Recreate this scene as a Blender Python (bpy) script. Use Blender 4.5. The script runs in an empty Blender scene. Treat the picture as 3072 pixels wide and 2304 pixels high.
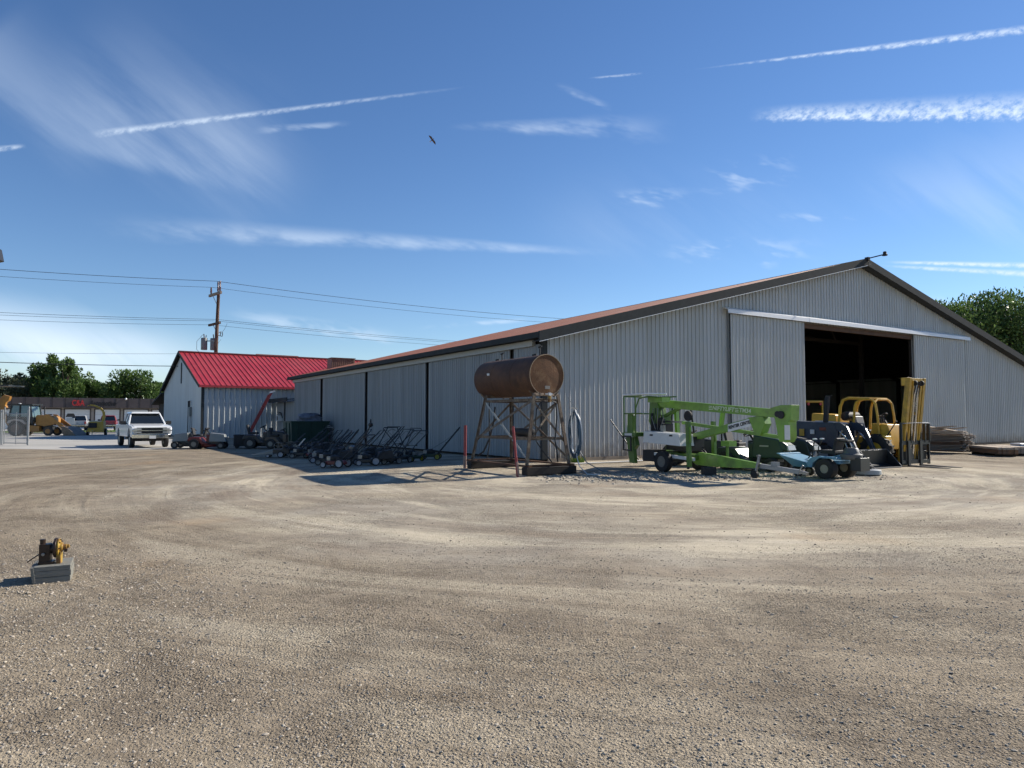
import bpy, math, random
from mathutils import Vector, Matrix
random.seed(7)
R = math.radians
PI = math.pi
scene = bpy.context.scene
col = scene.collection

# ------------------------------------------------------------------ camera, sky, sun, exposure
cam_d = bpy.data.cameras.new('camera'); cam = bpy.data.objects.new('camera', cam_d); col.objects.link(cam)
cam.location = (0, 0, 1.6); cam.rotation_euler = (R(92.74), 0, 0)
cam_d.sensor_width = 36; cam_d.lens = 24.96; cam_d.clip_end = 9000; cam_d.clip_start = .05
scene.camera = cam
SUN_AZ, SUN_EL = 62.0, 30.5
sun_d = bpy.data.lights.new('sun', 'SUN'); sun_d.energy = 5.0; sun_d.angle = R(.53); sun_d.color = (1, .93, .82)
sun = bpy.data.objects.new('sun', sun_d); col.objects.link(sun)
sv = Vector((math.sin(R(SUN_AZ))*math.cos(R(SUN_EL)), math.cos(R(SUN_AZ))*math.cos(R(SUN_EL)), math.sin(R(SUN_EL))))
sun.rotation_euler = sv.to_track_quat('Z', 'Y').to_euler(); sun.location = sv*100
scene.view_settings.view_transform = 'Standard'; scene.view_settings.look = 'None'
scene.view_settings.gamma = 1; scene.view_settings.exposure = 0.62
scene.render.engine = 'CYCLES'
scene.render.resolution_x = 1024; scene.render.resolution_y = 768
scene.cycles.max_bounces = 4; scene.cycles.diffuse_bounces = 2; scene.cycles.glossy_bounces = 2; scene.cycles.caustics_reflective = False; scene.cycles.caustics_refractive = False
scene.cycles.transparent_max_bounces = 8
scene.cycles.use_adaptive_sampling = True; scene.cycles.adaptive_threshold = .02; scene.cycles.time_limit = 900
scene.cycles.use_denoising = True

def pixray(x, y):
    # direction of a point of the sky (used only to aim clouds and trails that are at infinity)
    X = (x-1536)/2130; Y = -(y-1152)/2130; c, s = math.cos(R(2.74)), math.sin(R(2.74))
    return Vector((X, c-Y*s, s+Y*c)).normalized()

world = bpy.data.worlds.new('World'); scene.world = world; world.use_nodes = True
wt = world.node_tree; wt.nodes.clear()
sky = wt.nodes.new('ShaderNodeTexSky'); sky.sky_type = 'NISHITA'; sky.sun_disc = False
sky.sun_elevation = R(SUN_EL); sky.sun_rotation = R(SUN_AZ)
sky.altitude = 700; sky.air_density = 1.0; sky.dust_density = .05; sky.ozone_density = 3.0
hs_ = wt.nodes.new('ShaderNodeHueSaturation'); hs_.inputs['Saturation'].default_value = 1.15; hs_.inputs['Hue'].default_value = .506; wt.links.new(sky.outputs[0], hs_.inputs['Color'])
bg = wt.nodes.new('ShaderNodeBackground'); bg.inputs['Strength'].default_value = .088
wt.links.new(hs_.outputs[0], bg.inputs['Color'])
wo = wt.nodes.new('ShaderNodeOutputWorld'); wt.links.new(bg.outputs[0], wo.inputs[0])

# high cirrus, contrails and painted horizon haze: a veil on a dome 5 km out, clear where there is no cloud
veil = bpy.data.materials.new('cirrus and haze veil'); veil.use_nodes = True; wt = veil.node_tree; wt.nodes.clear()
def wn(t, **k):
    n = wt.nodes.new(t)
    for a, b in k.items(): setattr(n, a, b)
    return n
def wmath(op, a, b=None, c=None, clamp=False):
    n = wn('ShaderNodeMath', operation=op); n.use_clamp = clamp
    for i, v in enumerate((a, b, c)):
        if v is None: continue
        if isinstance(v, (int, float)): n.inputs[i].default_value = v
        else: wt.links.new(v, n.inputs[i])
    return n.outputs[0]
tc = wn('ShaderNodeTexCoord'); nrm_ = wn('ShaderNodeVectorMath', operation='NORMALIZE'); wt.links.new(tc.outputs['Object'], nrm_.inputs[0]); DIR = nrm_.outputs[0]
def wdot(v):
    n = wn('ShaderNodeVectorMath', operation='DOT_PRODUCT'); wt.links.new(DIR, n.inputs[0]); n.inputs[1].default_value = v
    return n.outputs['Value']
def wcomb(x, y):
    n = wn('ShaderNodeCombineXYZ'); wt.links.new(x, n.inputs[0]); wt.links.new(y, n.inputs[1]); return n.outputs[0]
def wnoise(vec, scale, detail=5, rough=.6):
    n = wn('ShaderNodeTexNoise'); wt.links.new(vec, n.inputs['Vector']); n.inputs['Scale'].default_value = scale
    n.inputs['Detail'].default_value = detail; n.inputs['Roughness'].default_value = rough; return n.outputs['Fac']
def wramp(v, a, b):
    n = wn('ShaderNodeMapRange', interpolation_type='SMOOTHSTEP'); wt.links.new(v, n.inputs[0])
    n.inputs[1].default_value = a; n.inputs[2].default_value = b; return n.outputs[0]
def wnoise2(scale, detail, sx, rot=0):
    n = wn('ShaderNodeTexNoise', noise_dimensions='2D'); n.inputs['Detail'].default_value = detail; n.inputs['Roughness'].default_value = .6; n.inputs['Scale'].default_value = scale
    c_, s_ = math.cos(rot), math.sin(rot)
    x = wmath('ADD', wmath('MULTIPLY', GX, c_), wmath('MULTIPLY', GZ, s_)); y = wmath('SUBTRACT', wmath('MULTIPLY', GZ, c_), wmath('MULTIPLY', GX, s_))
    wt.links.new(wcomb(wmath('MULTIPLY', x, sx), y), n.inputs['Vector']); return n.outputs['Fac']
sp = wn('ShaderNodeSeparateXYZ'); wt.links.new(DIR, sp.inputs[0]); yy = wmath('MAXIMUM', wmath('ABSOLUTE', sp.outputs[1]), .05)
GX = wmath('DIVIDE', sp.outputs[0], yy); GZ = wmath('DIVIDE', sp.outputs[2], yy)
NF = wnoise2(110, 4, .6, R(25)); NM = wnoise2(38, 3, .35, R(-12)); NL = wnoise2(9, 7, .16, R(-38))
def streak(p1, p2, w1, w2, strength, nscale=60, stretch=.35, lo=.35, hi=.65, warp=.3, fade=(.12, .12), up=1.0, dn=1.0):
    """a contrail, cirrus band or painted haze band along a great circle; widths in degrees; up/dn scale the soft side"""
    a, b = pixray(*p1), pixray(*p2)
    n = b.cross(a).normalized()
    if n.z < 0: n = -n
    e2 = (b - a*a.dot(b)).normalized(); span = math.acos(max(-1, min(1, a.dot(b))))
    th = wmath('ARCTAN2', wdot(e2), wdot(a)); u = wmath('DIVIDE', th, span)
    t = wdot(n); nz = NF if nscale >= 70 else (NM if nscale >= 20 else NL)
    width = wmath('MAXIMUM', wmath('MULTIPLY_ADD', u, R(w2-w1), R(w1)), R(.02))
    tt = wmath('MULTIPLY_ADD', wmath('SUBTRACT', nz, .5), warp*2, wmath('DIVIDE', t, width))
    m = wramp(wmath('MAXIMUM', wmath('DIVIDE', tt, up), wmath('DIVIDE', tt, -dn)), 1, 0)
    if fade[0] > 0: m = wmath('MULTIPLY', m, wramp(u, 0, fade[0]))
    else: m = wmath('MULTIPLY', m, wmath('GREATER_THAN', u, -.6))
    if fade[1] > 0: m = wmath('MULTIPLY', m, wramp(u, 1, 1-fade[1]))
    m = wmath('MULTIPLY', m, wramp(nz, lo, hi))
    return wmath('MULTIPLY', m, strength)
masks = [
 streak((255, 405), (1440, 255), .34, .12, .5, 130, .5, .1, .8, .3, (.08, .45)),
 streak((-60, 452), (82, 436), .3, .2, .55, 130, .5, .1, .8, .3, (0, .3)),
 streak((-120, 130), (360, 545), 2.8, 3.4, .19, 10, .35, .22, .78, .5, (.1, .5), 2.0, .8),
 streak((120, 400), (900, 575), 1.4, 3.4, .24, 9, .25, .22, .78, .4, (.35, .4), 3.2, .5),
 streak((150, 50), (950, 640), 6.0, 6.0, .15, 5, .2, .25, .8, .5, (.3, .3)),
 streak((200, 672), (1900, 762), 1.1, .25, .38, 60, .25, .12, .8, .4, (.35, .3), 1.3, 1.1),
 streak((750, 390), (1060, 368), .35, .3, .28, 60, .4, .35, .65, .6, (.3, .3)),
 streak((1330, 378), (2050, 380), .25, 1.4, .34, 50, .4, .2, .8, .5, (.3, .4)),
 streak((1660, 250), (1840, 330), .4, .5, .2, 50, .4, .35, .65, .6, (.3, .3)),
 streak((1755, 235), (1935, 219), .1, .13, .32, 120, .5, .2, .6, .4, (.4, .25)),
 streak((2060, 210), (3200, 72), .06, .36, .75, 160, .5, .15, .75, .4, (.45, 0)),
 streak((2235, 352), (3250, 333), .55, 1.1, .92, 85, .9, .18, .78, .3, (.2, 0), 1.5, .6),
 streak((2640, 785), (3300, 800), .14, .3, .8, 80, .3, .1, .7, .3, (.25, 0)),
 streak((2620, 795), (3300, 832), .12, .34, .7, 80, .3, .1, .7, .3, (.3, 0)),
 streak((1800, 590), (2100, 580), .8, 1.0, .3, 40, .35, .45, .7, .9, (.4, .4)),
 streak((2060, 540), (2420, 480), 1.3, 1.6, .3, 30, .5, .48, .72, .9, (.4, .4)),
 streak((2300, 650), (2620, 645), .4, .4, .26, 50, .3, .4, .65, .8, (.4, .4)),
 streak((1950, 745), (2500, 740), .9, 1.2, .38, 35, .35, .42, .7, .9, (.4, .4)),
 streak((2100, 720), (2360, 790), .5, .8, .4, 45, .35, .42, .68, .9, (.4, .4)),
 streak((2500, 600), (3150, 480), 3.0, 5.0, .2, 9, .3, .3, .8, .8, (.4, 0)),
 streak((2750, 900), (3200, 940), .6, 1.0, .5, 30, .3, .35, .65, .8, (.3, 0)),
 streak((1250, 985), (1600, 955), .25, .3, .35, 50, .3, .3, .6, .6, (.3, .3)),
 streak((650, 930), (1250, 1020), .7, .8, .36, 30, .25, .35, .7, .9, (.3, .3)),
 streak((-200, 985), (760, 1110), 3.8, 2.6, .95, 6, .25, .0, .8, .4, (0, .5)),  # whitish haze low on the left horizon, painted as a wide band
 streak((1500, 600), (2700, 700), 4.5, 5, .10, 6, .2, .3, .8, .8, (.4, .4)),
]
cl = masks[0]
for m in masks[1:]: cl = wmath('ADD', cl, m)
cl = wmath('MINIMUM', cl, .92)
em_ = wn('ShaderNodeEmission'); em_.inputs[0].default_value = (.58, .67, .78, 1); em_.inputs[1].default_value = 1.0
tp_ = wn('ShaderNodeBsdfTransparent'); mx_ = wn('ShaderNodeMixShader'); wt.links.new(cl, mx_.inputs[0]); wt.links.new(tp_.outputs[0], mx_.inputs[1]); wt.links.new(em_.outputs[0], mx_.inputs[2])
mo_ = wn('ShaderNodeOutputMaterial'); wt.links.new(mx_.outputs[0], mo_.inputs[0])
_v = []; _f = []; NA, NE = 48, 24
for j in range(NE+1):
    for i in range(NA+1):
        a_, e_ = R(-52+104*i/NA), R(-1+49*j/NE); _v.append((5000*math.sin(a_)*math.cos(e_), 5000*math.cos(a_)*math.cos(e_), 5000*math.sin(e_)))
for j in range(NE):
    for i in range(NA): _f.append((j*(NA+1)+i, j*(NA+1)+i+1, (j+1)*(NA+1)+i+1, (j+1)*(NA+1)+i))
_m = bpy.data.meshes.new('sky'); _m.from_pydata(_v, [], _f); _m.materials.append(veil); _o = bpy.data.objects.new('sky', _m); col.objects.link(_o); _o['kind'] = 'structure'

# ------------------------------------------------------------------ materials
MATS = {}
def mat(name, c, rough=.6, metal=0, var=.12, vscale=6, bump=0, bscale=30, c2=None, thr=(.4, .62), spec=.5, stretch=None, trans=0, coat=0):
    """procedural: base colour with noise variation, optional second colour in patches, optional bump"""
    if name in MATS: return MATS[name]
    m = bpy.data.materials.new(name); m.use_nodes = True; t = m.node_tree; b = t.nodes['Principled BSDF']
    b.inputs['Roughness'].default_value = rough; b.inputs['Metallic'].default_value = metal
    b.inputs['Specular IOR Level'].default_value = spec
    if coat: b.inputs['Coat Weight'].default_value = coat
    if trans: b.inputs['Transmission Weight'].default_value = trans
    tcn = t.nodes.new('ShaderNodeTexCoord'); src = tcn.outputs['Object']
    if stretch:
        mp = t.nodes.new('ShaderNodeMapping'); mp.inputs['Scale'].default_value = stretch; t.links.new(src, mp.inputs[0]); src = mp.outputs[0]
    n = t.nodes.new('ShaderNodeTexNoise'); n.inputs['Scale'].default_value = vscale; n.inputs['Detail'].default_value = 6; n.inputs['Roughness'].default_value = .65
    t.links.new(src, n.inputs['Vector'])
    rp = t.nodes.new('ShaderNodeValToRGB'); e = rp.color_ramp.elements
    e[0].position = .3; e[1].position = .7
    e[0].color = tuple(max(0, v*(1-var)) for v in c)+(1,); e[1].color = tuple(v*(1+var) for v in c)+(1,)
    t.links.new(n.outputs['Fac'], rp.inputs[0]); out = rp.outputs[0]
    if c2:
        n2 = t.nodes.new('ShaderNodeTexNoise'); n2.inputs['Scale'].default_value = vscale*.45; n2.inputs['Detail'].default_value = 9; n2.inputs['Roughness'].default_value = .7
        t.links.new(src, n2.inputs['Vector'])
        mr = t.nodes.new('ShaderNodeMapRange'); mr.inputs[1].default_value = thr[0]; mr.inputs[2].default_value = thr[1]; t.links.new(n2.outputs['Fac'], mr.inputs[0])
        mx = t.nodes.new('ShaderNodeMix'); mx.data_type = 'RGBA'; t.links.new(mr.outputs[0], mx.inputs['Factor']); t.links.new(out, mx.inputs['A']); mx.inputs['B'].default_value = tuple(c2)+(1,)
        out = mx.outputs['Result']
    t.links.new(out, b.inputs['Base Color'])
    if bump:
        n3 = t.nodes.new('ShaderNodeTexNoise'); n3.inputs['Scale'].default_value = bscale; n3.inputs['Detail'].default_value = 4; t.links.new(src, n3.inputs['Vector'])
        bp = t.nodes.new('ShaderNodeBump'); bp.inputs['Strength'].default_value = bump; bp.inputs['Distance'].default_value = .02
        t.links.new(n3.outputs['Fac'], bp.inputs['Height']); t.links.new(bp.outputs[0], b.inputs['Normal'])
    MATS[name] = m; return m
siding = mat('painted steel siding', (.45, .46, .455), .42, 0, .05, 1.2, .12, 3, c2=(.35, .355, .34), thr=(.46, .74), stretch=(3, 3, .16))
def mud(m):
    t = m.node_tree; b = t.nodes['Principled BSDF']; src = b.inputs['Base Color'].links[0].from_socket
    tcn = t.nodes.new('ShaderNodeTexCoord'); sp_ = t.nodes.new('ShaderNodeSeparateXYZ'); t.links.new(tcn.outputs['Object'], sp_.inputs[0])
    n = t.nodes.new('ShaderNodeTexNoise'); n.inputs['Scale'].default_value = 2.2; n.inputs['Detail'].default_value = 7; n.inputs['Roughness'].default_value = .75; t.links.new(tcn.outputs['Object'], n.inputs['Vector'])
    a = t.nodes.new('ShaderNodeMath'); a.operation = 'MULTIPLY_ADD'; t.links.new(n.outputs['Fac'], a.inputs[0]); a.inputs[1].default_value = -1.6; t.links.new(sp_.outputs[2], a.inputs[2])
    r = t.nodes.new('ShaderNodeMapRange'); t.links.new(a.outputs[0], r.inputs[0]); r.inputs[1].default_value = -.15; r.inputs[2].default_value = -.75; r.inputs[3].default_value = 0; r.inputs[4].default_value = .75
    x = t.nodes.new('ShaderNodeMix'); x.data_type = 'RGBA'; t.links.new(r.outputs[0], x.inputs['Factor']); t.links.new(src, x.inputs['A']); x.inputs['B'].default_value = (.24, .19, .14, 1); t.links.new(x.outputs['Result'], b.inputs['Base Color'])
mud(siding)
siding_w = mat('white steel siding', (.48, .51, .52), .5, 0, .06, 1.5, c2=(.38, .40, .40), thr=(.46, .76), stretch=(3, 3, .2))
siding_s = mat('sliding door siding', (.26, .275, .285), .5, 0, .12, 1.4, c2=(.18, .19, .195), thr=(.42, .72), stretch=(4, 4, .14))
trim_w = mat('white trim steel', (.8, .8, .79), .35, 0, .03)
trim_g = mat('tan header trim', (.38, .38, .36), .5, 0, .06)
fascia = mat('dark grey fascia steel', (.042, .046, .047), .8, 0, .15, 3, spec=.2)
roofbrown = mat('faded red brown roofing', (.38, .15, .095), .6, 0, .15, 1.1, c2=(.50, .28, .21), thr=(.58, .72))
roofred = mat('red standing seam roofing', (.35, .026, .036), .5, 0, .16, .8, c2=(.38, .07, .065), thr=(.45, .75))
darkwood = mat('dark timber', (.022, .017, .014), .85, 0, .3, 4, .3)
graywood = mat('weathered timber', (.26, .215, .17), .9, 0, .25, 5, .5, 40, stretch=(.3, 3, 3))
deckwood = mat('grey painted timber', (.19, .185, .16), .85, 0, .18, 8, .6, 40, stretch=(.4, 3, 3))
browncorr = mat('brown steel siding', (.17, .085, .055), .5, 0, .1, 2)
green = mat('lime green machine paint', (.17, .33, .045), .42, 0, .15, 4, c2=(.10, .16, .045), thr=(.48, .72), coat=.2)
green_dk = mat('dark lime machine paint', (.085, .17, .03), .4, 0, .15, 4)
whitep = mat('white machine paint', (.68, .68, .66), .4, 0, .06, 4, c2=(.42, .38, .33), thr=(.62, .8))
rubber = mat('black rubber', (.016, .016, .017), .75, 0, .3, 10, .2)
blackp = mat('black machine paint', (.014, .015, .017), .4, 0, .3, 5)
blackr = mat('matte black plastic', (.02, .02, .022), .7, 0, .2, 8)
steel = mat('dull steel', (.25, .25, .25), .38, .8, .2, 10)
galv = mat('galvanized steel', (.30, .31, .315), .5, .6, .1, 12)
rim_g = mat('grey wheel rim', (.14, .14, .135), .45, .3, .15, 6)
rust = mat('rusted steel', (.075, .034, .018), .75, .1, .35, 2.2, .35, 25, c2=(.13, .06, .025), thr=(.5, .68))
rustend = mat('rusted tank end', (.14, .062, .024), .75, .1, .35, 3, .35, 25, c2=(.27, .16, .08), thr=(.54, .70))
rustbar = mat('rusty frame steel', (.12, .085, .06), .7, .2, .35, 8, .3, c2=(.23, .19, .14), thr=(.48, .62))
yellow = mat('yellow machine paint', (.62, .36, .035), .4, 0, .15, 3, c2=(.35, .19, .04), thr=(.55, .75))
yellow_b = mat('worn mast yellow', (.50, .29, .035), .5, 0, .25, 3, c2=(.12, .08, .03), thr=(.5, .7))
navy = mat('dark blue grey loader paint', (.035, .045, .065), .38, 0, .2, 4)
glassd = mat('dark vehicle glass', (.012, .016, .02), .06, 0, .1, 3, spec=.8)
chrome = mat('chrome', (.6, .6, .6), .15, 1, .05)
truckw = mat('white truck paint', (.72, .73, .73), .3, 0, .04, 3, c2=(.5, .48, .44), thr=(.66, .85), coat=.5)
truckr = mat('red truck paint', (.28, .012, .02), .3, 0, .06, coat=.5)
redpaint = mat('red paint', (.22, .03, .035), .5, 0, .2, 6, c2=(.25, .12, .1), thr=(.55, .7))
redmower = mat('red mower paint', (.12, .012, .012), .4, 0, .15, 4)
greymower = mat('grey mower hood', (.2, .215, .21), .35, 0, .08, 4)
greenmower = mat('dark green mower paint', (.012, .038, .022), .45, 0, .15, 4)
lightglass = mat('headlight lens', (.38, .39, .37), .12, 0, .05)
bluepan = mat('light blue mower paint', (.11, .26, .38), .5, 0, .1, 4, c2=(.16, .26, .32), thr=(.5, .7))
concrete = mat('concrete', (.40, .38, .34), .9, 0, .12, .5, .2, 60, c2=(.31, .30, .27), thr=(.45, .7))
asphalt = mat('asphalt', (.09, .088, .085), .9, 0, .15, .8, .2, 60)
polewood = mat('utility pole timber', (.085, .045, .028), .85, 0, .3, 3, .3, 30, c2=(.22, .17, .13), thr=(.5, .7), stretch=(4, 4, .4))
wire = mat('wire', (.03, .03, .032), .6)
dumpg = mat('dark green dumpster paint', (.012, .04, .028), .55, 0, .25, 3)
tarp = mat('dusty plastic tarp', (.12, .13, .16), .5, 0, .4, 5, .6, 12)
hosebl = mat('blue grey hose', (.05, .10, .15), .45, 0, .2, 8)
hosew = mat('white hose', (.6, .62, .62), .4)
fasc2 = mat('dark brown fascia', (.075, .06, .06), .7, 0, .15, .5)
blockw = mat('tan block wall', (.40, .36, .32), .85, 0, .06, 1)
gdoor = mat('white garage door', (.66, .68, .70), .5, 0, .03, 1)
redlet = mat('red lettering', (.5, .03, .03), .5)
blacklet = mat('black lettering', (.01, .01, .012), .5)
whitelet = mat('pale lettering', (.62, .68, .5), .5)
orange_ = 0
barkm = mat('bark', (.09, .065, .045), .9, 0, .3, 5, .5)
orange = mat('yellow orange construction paint', (.36, .17, .03), .45, 0, .2, 2, c2=(.22, .10, .03), thr=(.5, .7))
chipy = mat('pale yellow paint', (.52, .32, .045), .45, 0, .15, 2)
stone = mat('stone', (.36, .31, .25), .9, 0, .3, 3)
stone_d = mat('dark stone', (.24, .21, .17), .9, 0, .3, 3)
valvey = mat('yellow flange paint', (.42, .27, .035), .4, 0, .3, 14, c2=(.14, .055, .02), thr=(.44, .58))
valved = mat('oily brown iron', (.035, .02, .014), .4, .3, .4, 9)
aluw = mat('white aluminium', (.75, .75, .74), .35, .2)
wheelw = mat('white plastic wheel', (.30, .30, .32), .5)
wheely = mat('yellow plastic wheel', (.28, .24, .02), .5)
ladderr = mat('red fibreglass', (.33, .05, .045), .5)
coolbl = mat('blue plastic', (.05, .16, .33), .4)
birdm = mat('brown feathers', (.10, .07, .05), .9)
def leafmat(name, c, c2):
    m = bpy.data.materials.new(name); m.use_nodes = True; t = m.node_tree; b = t.nodes['Principled BSDF']
    b.inputs['Roughness'].default_value = .5; b.inputs['Specular IOR Level'].default_value = .35
    g = t.nodes.new('ShaderNodeNewGeometry')
    rp = t.nodes.new('ShaderNodeValToRGB'); rp.color_ramp.elements[0].color = tuple(c)+(1,); rp.color_ramp.elements[1].color = tuple(c2)+(1,)
    t.links.new(g.outputs['Random Per Island'], rp.inputs[0]); t.links.new(rp.outputs[0], b.inputs['Base Color'])
    tr = t.nodes.new('ShaderNodeBsdfTranslucent'); t.links.new(rp.outputs[0], tr.inputs[0])
    mx = t.nodes.new('ShaderNodeMixShader'); mx.inputs[0].default_value = .3
    t.links.new(b.outputs[0], mx.inputs[1]); t.links.new(tr.outputs[0], mx.inputs[2]); t.links.new(mx.outputs[0], t.nodes['Material Output'].inputs[0])
    return m
leaf_a = leafmat('green foliage', (.055, .105, .025), (.15, .23, .065))
leaf_b = leafmat('dark green foliage', (.03, .07, .018), (.10, .165, .045))
leaf_c = leafmat('olive grey foliage', (.07, .085, .045), (.13, .14, .075))
grassm = leafmat('grass blades', (.06, .12, .02), (.12, .2, .04))

# gravel: light dust, darker loose stone, drive tracks
def gravel_mat():
    m = bpy.data.materials.new('gravel yard'); m.use_nodes = True; t = m.node_tree; N = t.nodes; L = t.links
    b = N['Principled BSDF']; b.inputs['Roughness'].default_value = .95; b.inputs['Specular IOR Level'].default_value = .15
    tcn = N.new('ShaderNodeTexCoord'); P = tcn.outputs['Object']
    def noise(scale, detail=4, rough=.6, vec=P, dist=0):
        n = N.new('ShaderNodeTexNoise'); n.inputs['Scale'].default_value = scale; n.inputs['Detail'].default_value = detail
        n.inputs['Roughness'].default_value = rough; n.inputs['Distortion'].default_value = dist; L.new(vec, n.inputs['Vector']); return n.outputs['Fac']
    def mr(v, a, b2, c=0, d=1):
        n = N.new('ShaderNodeMapRange'); L.new(v, n.inputs[0]); n.inputs[1].default_value = a; n.inputs[2].default_value = b2
        n.inputs[3].default_value = c; n.inputs[4].default_value = d; return n.outputs[0]
    def mp(rot, sc):
        n = N.new('ShaderNodeMapping'); n.inputs['Rotation'].default_value = (0, 0, rot); n.inputs['Scale'].default_value = sc; L.new(P, n.inputs[0]); return n.outputs[0]
    def mixc(f, a, c):
        n = N.new('ShaderNodeMix'); n.data_type = 'RGBA'
        if isinstance(f, float): n.inputs['Factor'].default_value = f
        else: L.new(f, n.inputs['Factor'])
        for k, v in (('A', a), ('B', c)):
            if isinstance(v, tuple): n.inputs[k].default_value = v+(1,)
            else: L.new(v, n.inputs[k])
        return n.outputs['Result']
    def mth(op, a, c):
        n = N.new('ShaderNodeMath'); n.operation = op
        for i, v in enumerate((a, c)):
            if isinstance(v, (int, float)): n.inputs[i].default_value = v
            else: L.new(v, n.inputs[i])
        return n.outputs[0]
    big = noise(.16, 5, .6, dist=.6); mid = noise(.9, 6, .65)
    sx = N.new('ShaderNodeSeparateXYZ'); L.new(P, sx.inputs[0])
    X_ = mth('SUBTRACT', sx.outputs[0], 4.0); Y_ = mth('SUBTRACT', sx.outputs[1], 20.5)
    r_ = mth('SQRT', mth('ADD', mth('MULTIPLY', X_, X_), mth('MULTIPLY', Y_, Y_)), 0); th_ = mth('ARCTAN2', Y_, X_)
    cb = N.new('ShaderNodeCombineXYZ'); L.new(mth('MULTIPLY', r_, .8), cb.inputs[0]); L.new(mth('MULTIPLY', th_, 2.2), cb.inputs[1])
    cb2 = N.new('ShaderNodeCombineXYZ'); L.new(mth('MULTIPLY', r_, 4.2), cb2.inputs[0]); L.new(mth('MULTIPLY', th_, 3.0), cb2.inputs[1])
    tr1 = noise(1.0, 5, .6, cb.outputs[0], .6)          # bands left by wheels swinging round the machines
    tr3 = noise(1.0, 2, .5, cb2.outputs[0], .3)
    tr2 = noise(1.0, 5, .62, mp(R(-22), (.2, 1.5, 1)), 1.0)
    base = mixc(mr(big, .42, .58), (.39, .33, .24), (.35, .31, .245))
    base = mixc(mr(mid, .42, .60, 0, .75), base, (.26, .22, .17))
    base = mixc(mr(tr1, .51, .62, 0, .85), base, (.53, .46, .34))
    base = mixc(mr(tr2, .55, .68, 0, .6), base, (.49, .42, .305))
    base = mixc(mr(tr1, .44, .32, 0, .75), base, (.235, .185, .135))
    base = mixc(mth('MULTIPLY', mr(tr3, .55, .66), mr(tr1, .46, .58)), base, (.50, .435, .33))
    outer = mr(mth('ADD', r_, mth('MULTIPLY', mth('SUBTRACT', noise(.35, 4, .6), .5), 7)), 12.6, 14.6)
    base = mixc(mth('MULTIPLY', outer, .72), base, (.27, .215, .148))
    base = mixc(mth('MULTIPLY', outer, mr(noise(.8, 6, .75, dist=.8), .46, .62, 0, .75)), base, (.165, .132, .095))
    base = mixc(mth('MULTIPLY', outer, mr(tr1, .50, .64, 0, .6)), base, (.42, .36, .265))
    base = mixc(mth('MULTIPLY', outer, mr(tr3, .54, .66, 0, .5)), base, (.19, .15, .105))
    rus = noise(.33, 3, .5); base = mixc(mr(rus, .60, .74, 0, .45), base, (.41, .285, .165))
    v = N.new('ShaderNodeTexVoronoi'); v.inputs['Scale'].default_value = 52; L.new(P, v.inputs['Vector'])
    v2 = N.new('ShaderNodeTexVoronoi'); v2.inputs['Scale'].default_value = 125; L.new(P, v2.inputs['Vector'])
    hsv = N.new('ShaderNodeSeparateColor'); L.new(v.outputs['Color'], hsv.inputs[0])
    hsv2 = N.new('ShaderNodeSeparateColor'); L.new(v2.outputs['Color'], hsv2.inputs[0])
    sc = mth('ADD', mth('MULTIPLY', mth('SUBTRACT', hsv.outputs[0], .5), .7), mth('MULTIPLY', mth('SUBTRACT', hsv2.outputs[0], .5), .6))
    loose = mth('MAXIMUM', mr(noise(.28, 5, .65, dist=.5), .44, .60, .22, .9), mth('MULTIPLY', outer, mr(noise(.55, 4, .7, dist=1.0), .38, .62, .30, 1.05)))
    k = mth('ADD', 1.0, mth('MULTIPLY', sc, loose))
    vm = N.new('ShaderNodeVectorMath'); vm.operation = 'SCALE'; L.new(base, vm.inputs[0]); L.new(k, vm.inputs['Scale'])
    L.new(vm.outputs[0], b.inputs['Base Color'])
    h = mth('ADD', mth('MULTIPLY', mth('MULTIPLY', mr(v.outputs['Distance'], .15, .6, 1, 0), mth('ADD', .25, hsv.outputs[1])), .015), mth('MULTIPLY', mth('MULTIPLY', mr(v2.outputs['Distance'], .1, .6, 1, 0), mth('ADD', .3, hsv2.outputs[1])), .008))
    h = mth('MULTIPLY', h, loose)
    h = mth('ADD', mth('ADD', h, mth('MULTIPLY', noise(3.2, 6, .72), .035)), mth('MULTIPLY', tr3, .03))
    bp = N.new('ShaderNodeBump'); bp.inputs['Strength'].default_value = .9; bp.inputs['Distance'].default_value = 1.0
    L.new(h, bp.inputs['Height']); L.new(bp.outputs[0], b.inputs['Normal'])
    return m
gravel = gravel_mat()

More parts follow.
